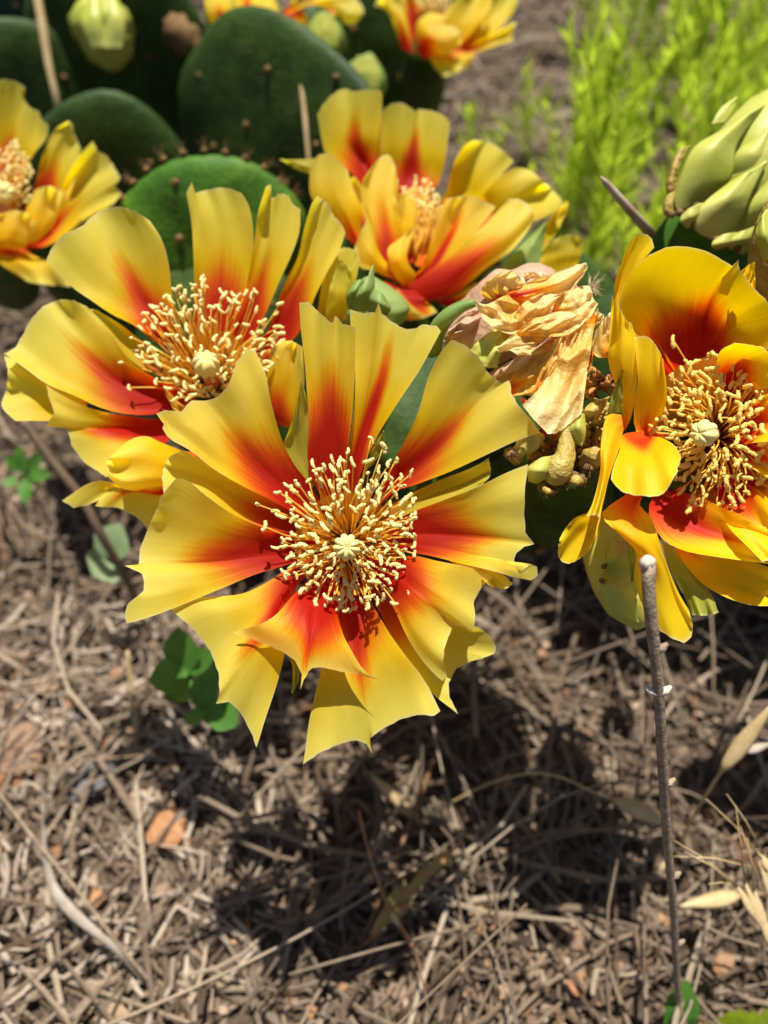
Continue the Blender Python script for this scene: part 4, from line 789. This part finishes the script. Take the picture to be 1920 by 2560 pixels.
# small green buds and fruit on the back pads
for (x1, y1, x2, y2, z, r, lab) in ((1400, 250, 1405, 40, .318, .0085, 'round green fruit under the half hidden orange blossom'), (1560, 420, 1600, 230, .300, .0085, 'pinkish green fruit behind the top of the cupped flower'), (1180, 330, 1170, 215, .300, .006, 'tiny green bud sitting on the rim of the wide dark pad'), (1290, 320, 1300, 210, .300, .007, 'small pale bud on the rim beside the striped bud'), ):
    b7 = empty('cactus_bud', P(*V('D', x1, y1), z)); tag(b7, lab, 'bud', 'unopened cactus buds')
    ovoid(b7, 'bud_body', 'sepal', P(*V('D', x1, y1), z+.004), P(*V('D', x2, y2), z), [r*.6, r, r*1.05, r*.9, r*.55, r*.1], 18, .05)
    for i in range(4):
        xa = (x1+x2)/2 + (i-1.5)*r*2400; ya = (y1+y2)/2
        petal(b7, 'D', f'{xa-22},{ya+60} {xa-30},{ya} {xa-8},{ya-70}', f'{xa-8},{ya-70} {xa},{ya-85} {xa+8},{ya-70}', f'{xa+22},{ya+60} {xa+30},{ya} {xa+8},{ya-70}', (0, -1, -2), z-r*.85+abs(i-1.5)*.002, name='scale', mat='scale', cup=-1.5, thick=.0005)
# ================================================================== PLANTS, STEMS AND LOOSE THINGS
random.seed(31)
def leaf_card(base, d, nrm, L, W, n=5, fold=0.15, droop=0.2):
    d = d.normalized(); s = d.cross(nrm).normalized(); nn = s.cross(d); v = []; f = []
    for j in range(n+1):
        t = j/n; w = W*math.sin(math.pi*min(0.98, 0.06+0.94*t))**0.8; c = base + d*L*t - nn*droop*L*t*t
        v += [c - s*w*0.5 + nn*fold*w, c, c + s*w*0.5 + nn*fold*w]
    for j in range(n):
        for i in range(2): f.append((j*3+i, j*3+i+1, (j+1)*3+i+1, (j+1)*3+i))
    return v, f
# green shoots
def shoot(px, py, hgt, seed, label='bright green leafy shoot growing from the dry litter behind the bud'):
    r = random.Random(seed); g = G(px, py); g.z = gh(g.x, g.y); root = empty('green_shoot', g); tag(root, label, 'plant', 'green leafy shoots behind the cactus')
    lean = Vector((r.uniform(-.22, .22), r.uniform(-.2, .2), 1)).normalized(); st = MB(); lv = MB()
    bend = Vector((r.uniform(-.2, .2), r.uniform(-.2, .2), 0))
    line = [g + lean*hgt*t + bend*hgt*t*t for t in np.linspace(0, 1, 9)]
    st.add(*tube(line, list(np.linspace(.0011, .0005, 9)), 5)); n = int(hgt/0.0020)
    for i in range(n):
        t = 0.12+0.88*(i+r.random())/n; k = min(7, int(t*8)); q = line[k].lerp(line[k+1], t*8-k); a = r.uniform(0, 6.28)
        dr = (lean*r.uniform(1.6, 4.0) + Vector((math.cos(a), math.sin(a), 0))).normalized(); nm = Vector((-math.cos(a)*.7, -math.sin(a)*.7, .8))
        lv.add(*leaf_card(q, dr, nm, r.uniform(.012, .024)*(1.15-.4*t), r.uniform(.0012, .0024), 4))
    st.build('stem', M['grass'], root); l = lv.build('leaves', M['grass'], root); l['kind'] = 'stuff'
sh = random.Random(77); k = 0
for i in range(135):
    x = sh.uniform(1360, 2100); y = sh.uniform(60, 1000)
    if x < 1400 + .1*(560-y) and y < 560: continue
    shoot(x, y, sh.uniform(.06, .13), 300+i)
for x, y, h in ((1180, 470, .05), (1150, 640, .04), (1230, 520, .05), (1320, 430, .06), (1400, 560, .07), (1360, 700, .08), (1440, 420, .09), (1270, 700, .05), (1480, 640, .10), (1560, 300, .12), (1700, 250, .12), (1850, 260, .12)): shoot(x, y, h, 500+x)

# clover sprig under the open bloom
def sprig(label, v, spots, leaves, mat, z, stem):
    g = G(*V(v, *stem)); g.z = gh(g.x, g.y); root = empty('green_sprig', g); tag(root, label, 'plant', 'small green plants in the litter')
    for (x, y, x2, y2, wd, dz) in leaves:
        a = P(*V(v, x, y), z+dz); b = P(*V(v, x2, y2), z+dz-0.004); mb = MB(); d = b-a
        mb.add(*leaf_card(a, d, -FW+RT*random.uniform(-.3, .3), d.length, wd, 8, 0.12, 0.08)); mb.build('leaf', M[mat], root)
    st = MB(); c = P(*V(v, *spots), z+.002); mid = g.lerp(c, .5)+Vector((.004, 0, 0)); st.add(*tube([Vector(q) for q in catmull([list(g), list(mid), list(c)], 8)], .0007, 6)); 
    for (x, y, x2, y2, wd, dz) in leaves: st.add(*tube([c, P(*V(v, x, y), z+dz)], .0004, 5))
    st.build('stem', M[mat], root)
sprig('little clover-like sprig with rounded leaves below the ragged bloom', 'H', (675, 990), [(668, 950, 625, 812, .0115, 0), (660, 960, 530, 1000, .0105, 0), (680, 965, 770, 900, .0105, 0), (690, 1080, 770, 960, .008, .002), (670, 1000, 590, 1050, .009, .003), (700, 1090, 690, 1150, .008, .004), (720, 1090, 790, 1110, .009, .003), (760, 1090, 840, 1150, .0095, .002)], 'leaf', 0.222, (720, 1100))
sprig('pale grey-green leaves in the shade under the left blossom', 'H', (390, 560), [(390, 560, 420, 440, .014, 0), (390, 570, 330, 620, .014, .002), (395, 540, 340, 500, .009, .002)], 'leaf_grey', 0.262, (380, 660))
sprig('small green weed at the frame edge beside the left blossom', 'H', (90, 260), [(90, 260, 60, 160, .0055, 0), (100, 260, 175, 265, .0055, 0), (90, 280, 90, 365, .0055, 0), (85, 250, 20, 200, .0055, 0), (100, 240, 150, 190, .0045, 0), (60, 280, 10, 300, .0045, 0)], 'leaf', 0.285, (110, 330))
sprig('green leaf stub at the foot of the tall twig', 'K', (1280, 2010), [(1270, 2010, 1310, 1830, .009, 0), (1290, 2030, 1340, 1985, .006, 0), (1260, 2020, 1240, 1930, .006, .002)], 'leaf', 0.215, (1290, 2080))
sprig('green leaves poking into the frame near the dry seed head', 'K', (1560, 2040), [(1500, 2030, 1440, 1990, .010, 0), (1530, 2030, 1540, 1950, .010, 0), (1570, 2030, 1600, 1960, .009, 0), (1600, 2030, 1659, 1950, .010, 0), (1480, 2040, 1500, 1960, .008, .002)], 'grass', 0.215, (1560, 2110))
sprig('dark green blade half buried in the straw', 'K', (640, 1960), [(620, 1990, 560, 1870, .010, 0), (640, 1990, 640, 1860, .010, 0), (650, 2000, 690, 1990, .008, 0)], 'leaf', 0.262, (640, 2020))

# things traced as bent stems: points are (x, y, distance from the camera plane)
def stem(name, label, cat, v, path, r, mat, group=None, sides=8, flat=1.0, rough=0.0, n=30):
    p = [Vector(q) for q in catmull([list(P(*V(v, x, y), z)) for x, y, z in path], n)]
    rr = list(np.interp(np.linspace(0, 1, n), np.linspace(0, 1, len(r)), r)/1000) if hasattr(r, '__len__') else r/1000
    root = empty(name, p[-1]); tag(root, label, cat, group); mb = MB(); mb.add(*tube(p, rr, sides, True, flat, rough)); mb.build('stalk', M[mat], root); return root, p
# tall twig
tw, tp = stem('dry_twig', 'tall bare grey-brown twig with a broken pale end before the golden flower', 'twig', 'K',
   [(1140, 20, .131), (1150, 200, .133), (1185, 560, .142), (1205, 900, .155), (1222, 1200, .170), (1250, 1500, .186), (1265, 1800, .205), (1290, 2080, .228), (1310, 2330, .250)], [1.22, 1.0, 1.0, .98, .98, .96, .98, 1.0, 1.05], 'twig', None, 14, 1, 0.05, 60)
mb = MB(); d0 = (tp[0]-tp[1]).normalized(); mb.add(*tube([tp[0]-d0*.0004, tp[0]+d0*.0009, tp[0]+d0*.0016], [.00132, .0012, .0005], 14, True, 1, .15)); mb.build('broken_end', M['twig_end'], tw)
for i, sgn in ((6, 1), (9, 1), (9, -1), (16, 1), (25, 1), (33, 1), (38, -1), (44, 1), (50, -1)):
    mb = MB(); q = tp[i]; mb.add(*tube([q, q+RT*sgn*.0015+d0*.0003, q+RT*sgn*.0024+d0*.0012], [.0010, .0008, .0003], 7)); mb.build('bud_knob', M['twig_end' if i in (9,) else 'twig'], tw)
# arched grass stem with husk
ag, p = stem('arched_grass', 'thin arched brown grass stem ending in a papery husk behind the twig', 'dry grass', 'K', [(1010, 1045, .225), (900, 1000, .226), (750, 935, .228), (600, 925, .232), (400, 990, .240), (170, 1120, .252), (60, 1200, .262), (-20, 1260, .272)], .30, 'blade')
mb = MB(); a, b = P(*V('K', 985, 1030), .225), P(*V('K', 1255, 1155), .222)
mb.add(*tube([a.lerp(b, t) for t in np.linspace(0, 1, 8)], [.0004, .0016, .0024, .0026, .0022, .0015, .0008, .0002], 8, True, .5)); mb.build('husk', M['blade'], ag)
def husk(par, v, x1, y1, x2, y2, z, wd, mat='blade', flat=.5, z2=None):
    a, b = P(*V(v, x1, y1), z), P(*V(v, x2, y2), z2 or z); mb = MB()
    mb.add(*tube([a.lerp(b, t) for t in np.linspace(0, 1, 8)], [wd*q/1000 for q in (.2, .7, 1, 1, .85, .6, .35, .08)], 8, True, flat)); return mb.build('husk', M[mat], par)
def dry(label, v, path, r, mat='straw', group='dry grass straws with a shape of their own', name='dry_grass', cat='dry grass', **k): return stem(name, label, cat, v, path, r, mat, group, **k)[0]
h = dry('slim dry stem topped by a pointed husk reaching in from the frame edge', 'K', [(1690, 620, .200), (1600, 720, .205), (1480, 880, .212), (1370, 1050, .222), (1300, 1180, .240), (1240, 1300, .262)], .45, 'blade')
husk(h, 'K', 1450, 920, 1690, 610, .207, 2.2, z2=.199)
husk(h, 'K', 1560, 830, 1680, 790, .214, 1.2, 'greyblade')
h = dry('pale papery spikelet lying beside the tall twig', 'K', [(1300, 1495, .225), (1420, 1480, .228), (1560, 1450, .232), (1660, 1440, .242), (1720, 1440, .258)], .35, 'blade'); husk(h, 'K', 1545, 1448, 1275, 1495, .226, 2.3, z2=.223)
h = dry('reddish green spikelet hanging on a thin stem below the ragged bloom', 'K', [(340, 1210, .224), (280, 1270, .222), (100, 1460, .220), (-20, 1600, .222), (-120, 1700, .240), (-160, 1800, .262)], .4, 'redstem'); 
for a in ((290, 1260, 160, 1370), (220, 1320, 90, 1440), (160, 1390, 20, 1500), (80, 1420, -10, 1530), (40, 1500, -60, 1620), (110, 1470, 0, 1580)): husk(h, 'K', *a, .219, 1.7, 'spikelet')
h = dry('thin reddish stem with a small brown seed at its lower end', 'K', [(-110, 1080, .215), (-60, 1280, .216), (10, 1480, .218), (60, 1560, .219), (130, 1690, .222), (180, 1830, .226), (215, 1960, .231), (240, 2080, .245), (250, 2180, .262)], [.28, .28, .35, .55, .5, .45, .45, .4], 'redstem'); husk(h, 'K', 30, 1520, 70, 1590, .217, .9, 'blade'); husk(h, 'K', 195, 1925, 290, 2020, .229, 2.2, 'redstem')
# seed head with awns at the right edge
aw, p = stem('awned_seed_head', 'straw-coloured seed head with long stiff awns fanning out behind the twig', 'seed head', 'K', [(1560, 1440, .196), (1620, 1530, .198), (1680, 1650, .204), (1740, 1820, .220), (1790, 1960, .245), (1800, 2060, .262)], [1.0, .8, .6, .5], 'blade')
for a in ((1620, 1560, 1520, 1400), (1640, 1600, 1560, 1390), (1650, 1620, 1600, 1420), (1680, 1680, 1620, 1500), (1700, 1500, 1620, 1300), (1700, 1430, 1640, 1290), (1690, 1360, 1610, 1260)): husk(aw, 'K', *a, .195, 1.4)
for x1, y1, x2, y2 in ((1530, 1410, 1250, 1210), (1520, 1410, 1300, 1260), (1560, 1400, 1520, 1060), (1600, 1430, 1570, 1200), (1640, 1300, 1390, 1030), (1620, 1420, 1540, 1150), (1640, 1270, 1480, 1010), (1520, 1420, 1400, 1400), (1600, 1330, 1250, 1280)):
    mb = MB(); a, b = P(*V('K', x1, y1), .195), P(*V('K', x2, y2), .188); m = a.lerp(b, .5)+UP*.001
    mb.add(*tube([a, m, b], [.00028, .0002, .00007], 5)); mb.build('awn', M['blade'], aw)
# dried blade and long stem in the left foreground
dry('long thin brown stem running diagonally beside the curled grey blade', 'H', [(-60, 1340, .232), (0, 1400, .230), (150, 1590, .226), (300, 1770, .222), (420, 1930, .222), (540, 2070, .226), (660, 2210, .236), (760, 2330, .256)], [.42, .42, .5, .6, .6, .6, .6], 'twig')
dry('curled flattened grey grass blade with a bristly surface', 'H', [(152, 1432, .226), (152, 1520, .228), (162, 1620, .228), (190, 1730, .226), (250, 1810, .224), (330, 1880, .222), (410, 1945, .222), (470, 2010, .225), (545, 2095, .231), (590, 2150, .246), (620, 2200, .262)], [.25, .6, 1.1, 1.7, 1.9, 1.5, 1.1, .9, .7, .4], 'greyblade', flat=.35)
D_ = [('stout pale straw lying across the sunlit soil by the orange stone', 'H', [(-40, 1380, .292), (100, 1325, .289), (260, 1270, .286), (420, 1212, .284)], 1.5),
 ('upright slender pale stem standing in the sunlit litter', 'H', [(452, 890, .258), (468, 1050, .262), (482, 1200, .266), (494, 1380, .272), (500, 1450, .279)], [.7, 1.0, .7, .4]),
 ('grey weathered straw at the edge of the shade', 'H', [(125, 815, .29), (170, 920, .29), (235, 1070, .292)], 1.6),
 ('straw stem crossing under the long brown stem', 'H', [(-40, 1500, .27), (80, 1590, .268), (220, 1690, .267), (360, 1770, .27)], 1.0),
 ('long grey stem leaning down from the left blossom', 'H', [(80, 70, .235), (180, 210, .240), (290, 350, .246), (360, 480, .252), (450, 640, .268), (500, 760, .285)], [1.3, 1.4, 1.5, 1.5]),
 ('straw lying flat beneath the curled grey blade', 'H', [(-40, 1640, .268), (120, 1650, .267), (320, 1640, .266), (520, 1630, .268)], .9),
 ('tilted straw under the end of the brown stem', 'H', [(-30, 1740, .262), (100, 1840, .26), (240, 1950, .26), (400, 2070, .262)], 1.1),
 ('short thick cut stalk by the reddish pebble', 'H', [(405, 1405, .287), (470, 1460, .286), (560, 1540, .285)], [2.2, 2.4, 2.2]),
 ('forked straw pair running up from the clover sprig', 'H', [(330, 1190, .288), (460, 1140, .286), (600, 1090, .285)], 1.0),
 ('straight dry stem slanting up through the shaded straw', 'K', [(910, 690, .262), (760, 935, .256), (700, 1080, .252), (650, 1220, .250), (600, 1450, .250), (550, 1700, .254), (510, 1990, .262), (500, 2100, .268)], [.5, .6, .8, 1.0, .8, .7]),
 ('long tan straw crossing the shade towards the twig', 'K', [(1210, 1310, .250), (1100, 1510, .251), (960, 1730, .253), (840, 1980, .258)], [.6, .8, .9, .8]),
 ('flat pale straw reaching past the foot of the twig', 'K', [(560, 1740, .262), (800, 1680, .256), (1060, 1630, .252), (1280, 1640, .252), (1420, 1660, .256), (1600, 1720, .264)], [.6, .8, .9, .8, .6]),
 ('hooked dry tendril standing out of the shaded litter', 'H', [(1262, 1560, .262), (1275, 1650, .262), (1262, 1740, .262), (1220, 1790, .263), (1170, 1760, .266), (1150, 1730, .268)], [.4, .8, 1.0, 1.0, .6]),
 ('blunt brown stub poking up under the ragged bloom', 'K', [(300, 860, .245), (312, 920, .250), (320, 990, .258), (322, 1080, .272)], [1.0, .9, .8]),
 ('dark straw under the arched grass stem', 'K', [(160, 1190, .262), (480, 1160, .26), (900, 1150, .262), (1180, 1160, .266)], .9),
 ('curved reddish straw below the arched stem', 'K', [(-60, 1240, .247), (120, 1265, .246), (300, 1262, .247), (465, 1235, .252)], .6),
 ('weathered straw leaning beside the hooked tendril', 'K', [(530, 730, .266), (620, 860, .264), (720, 1050, .263), (860, 1250, .262), (960, 1400, .266)], .8),
 ('tan straw ending in a slender husk under the bloom', 'K', [(-60, 930, .252), (20, 1000, .252), (100, 1080, .253), (180, 1160, .258)], [.5, 2.0, 1.8, .5]),
 ('dry stalk behind the blue-green pad rising past the blossom', 'D', [(160, -20, .30), (185, 120, .302), (215, 300, .305), (245, 430, .308), (270, 560, .315)], [1.7, 1.8, 1.5, 1.2]),
 ('faint thin stem standing before the wide dark pad', 'D', [(1290, 200, .272), (1300, 350, .272), (1318, 520, .274), (1335, 720, .277)], [.5, .9, .9, .6]),
 ('yellowish stalk standing among the green shoots', 'T', [(1335, 440, .36), (1335, 520, .36), (1333, 600, .365)], [1.8, 2.0, 1.5])]
for a in D_: dry(*a, mat='blade' if 'tan' in a[0] or 'yellow' in a[0] or 'behind the blue' in a[0] else 'straw')

# loose straws and chips one could pick up
random.seed(91)
MESHES = []
for i in range(10):
    mb = MB(); L = random.uniform(.03, .075); r = random.uniform(.0006, .0012); mb.add(*straw_verts(0, 0, 0, L, r, 0, 0, random.gauss(0, .10), 7, random.choice((1, 1, .5)))); MESHES.append(mb.mesh('loose_straw', M['straw']))
for i in range(95):
    y = random.uniform(-.03, .30); x = random.uniform(-.17-.15*max(y, 0), .17+.15*max(y, 0))
    o = link_mesh('loose_straw', random.choice(MESHES))
    o.location = (x, y, gh(x, y)+random.uniform(.004, .016)); o.rotation_euler = (random.uniform(0, 6.28), random.gauss(0, .13), random.uniform(0, 6.28))
    tag(o, 'loose dry straw lying on the litter below the flowers', 'straw', 'loose straws on the litter')
LONG = []
for i in range(12):
    L = random.uniform(.07, .13); b1, b2 = random.gauss(0, .08)*L, random.uniform(.02, .14)*L; mb = MB()
    mb.add(*tube([Vector((L*(t-.5), b1*math.sin(math.pi*t), b2*math.sin(math.pi*t))) for t in np.linspace(0, 1, 9)], list(np.linspace(1, .55, 9)*random.uniform(.00032, .0006)), 5)); LONG.append(mb.mesh('long_straw', M['straw'], True))
for i in range(120):
    y = random.uniform(-.03, .22); x = random.uniform(-.15-.1*max(y, 0), .17+.15*max(y, 0))
    if x < -.02 and random.random() < .6: x = random.uniform(-.02, .16)
    o = link_mesh('long_straw', random.choice(LONG)); o.location = (x, y, gh(x, y)+random.uniform(.006, .022))
    o.rotation_euler = (random.gauss(0, .25), random.gauss(0, .16), random.gauss(math.pi/2, .6) if random.random() < .65 else random.uniform(0, 3.14))
    tag(o, 'long thin bent straw in the tangle below the flowers', 'straw', 'long thin straws in the tangle')
def chip_mesh(i, mat, flat):
    r = random.Random(i); mb = MB(); v = []; nu, nv = 7, 5
    for j in range(nv):
        ph = math.pi*j/(nv-1)
        for k in range(nu):
            a = 2*math.pi*k/nu; q = 1+.75*noise_v(math.cos(a)*1.3+i*3.1, math.sin(a)*1.3+math.cos(ph), i*1.7); v.append((q*math.sin(ph)*math.cos(a)*1.3, q*math.sin(ph)*math.sin(a), flat*q*math.cos(ph)))
    f = [(j*nu+k, (j+1)*nu+k, (j+1)*nu+(k+1) % nu, j*nu+(k+1) % nu) for j in range(nv-1) for k in range(nu)]; mb.add(v, f); return mb.mesh('pebble', mat, False)
CH = [chip_mesh(i, M['chip'], .32) for i in range(5)]; SM = [chip_mesh(i+9, M['stone'], .6) for i in range(2)]
def stone(px, py, s, me, label, group=None, nm='pebble'):
    g = G(px, py, .004); o = link_mesh(nm, me); o.location = (g.x, g.y, gh(g.x, g.y)+s*.35+.003); o.scale = (s, s, s); o.rotation_euler = (random.uniform(-.3, .3), random.uniform(-.3, .3), random.uniform(0, 6)); tag(o, label, 'pebble', group)
stone(55, 1880, .0085, CH[0], 'large orange-brown stone at the frame edge in the sun'); stone(25, 1945, .004, CH[1], 'small orange pebble just below the large orange stone'); stone(370, 2010, .0045, CH[2], 'rounded reddish pebble next to the short cut stalk')
stone(240, 1950, .0065, SM[0], 'dark grey stone half hidden under the stout straw'); stone(420, 2075, .006, CH[3], 'flat ochre chip below the reddish pebble'); stone(120, 1720, .004, CH[4], 'orange chip beside the grey weathered straw')
for i in range(46):
    x, y = random.choice(((random.uniform(0, 560), random.uniform(1650, 2250)), (random.uniform(560, 1900), random.uniform(1500, 2500)), (random.uniform(0, 1900), random.uniform(2100, 2560))))
    stone(x, y, random.uniform(.0012, .0030), random.choice(CH), 'small orange-brown chip among the dry straw', 'orange chips in the litter')
print('objects', len(bpy.data.objects), 'tris', sum(len(o.data.polygons) for o in bpy.data.objects if o.type == 'MESH'))
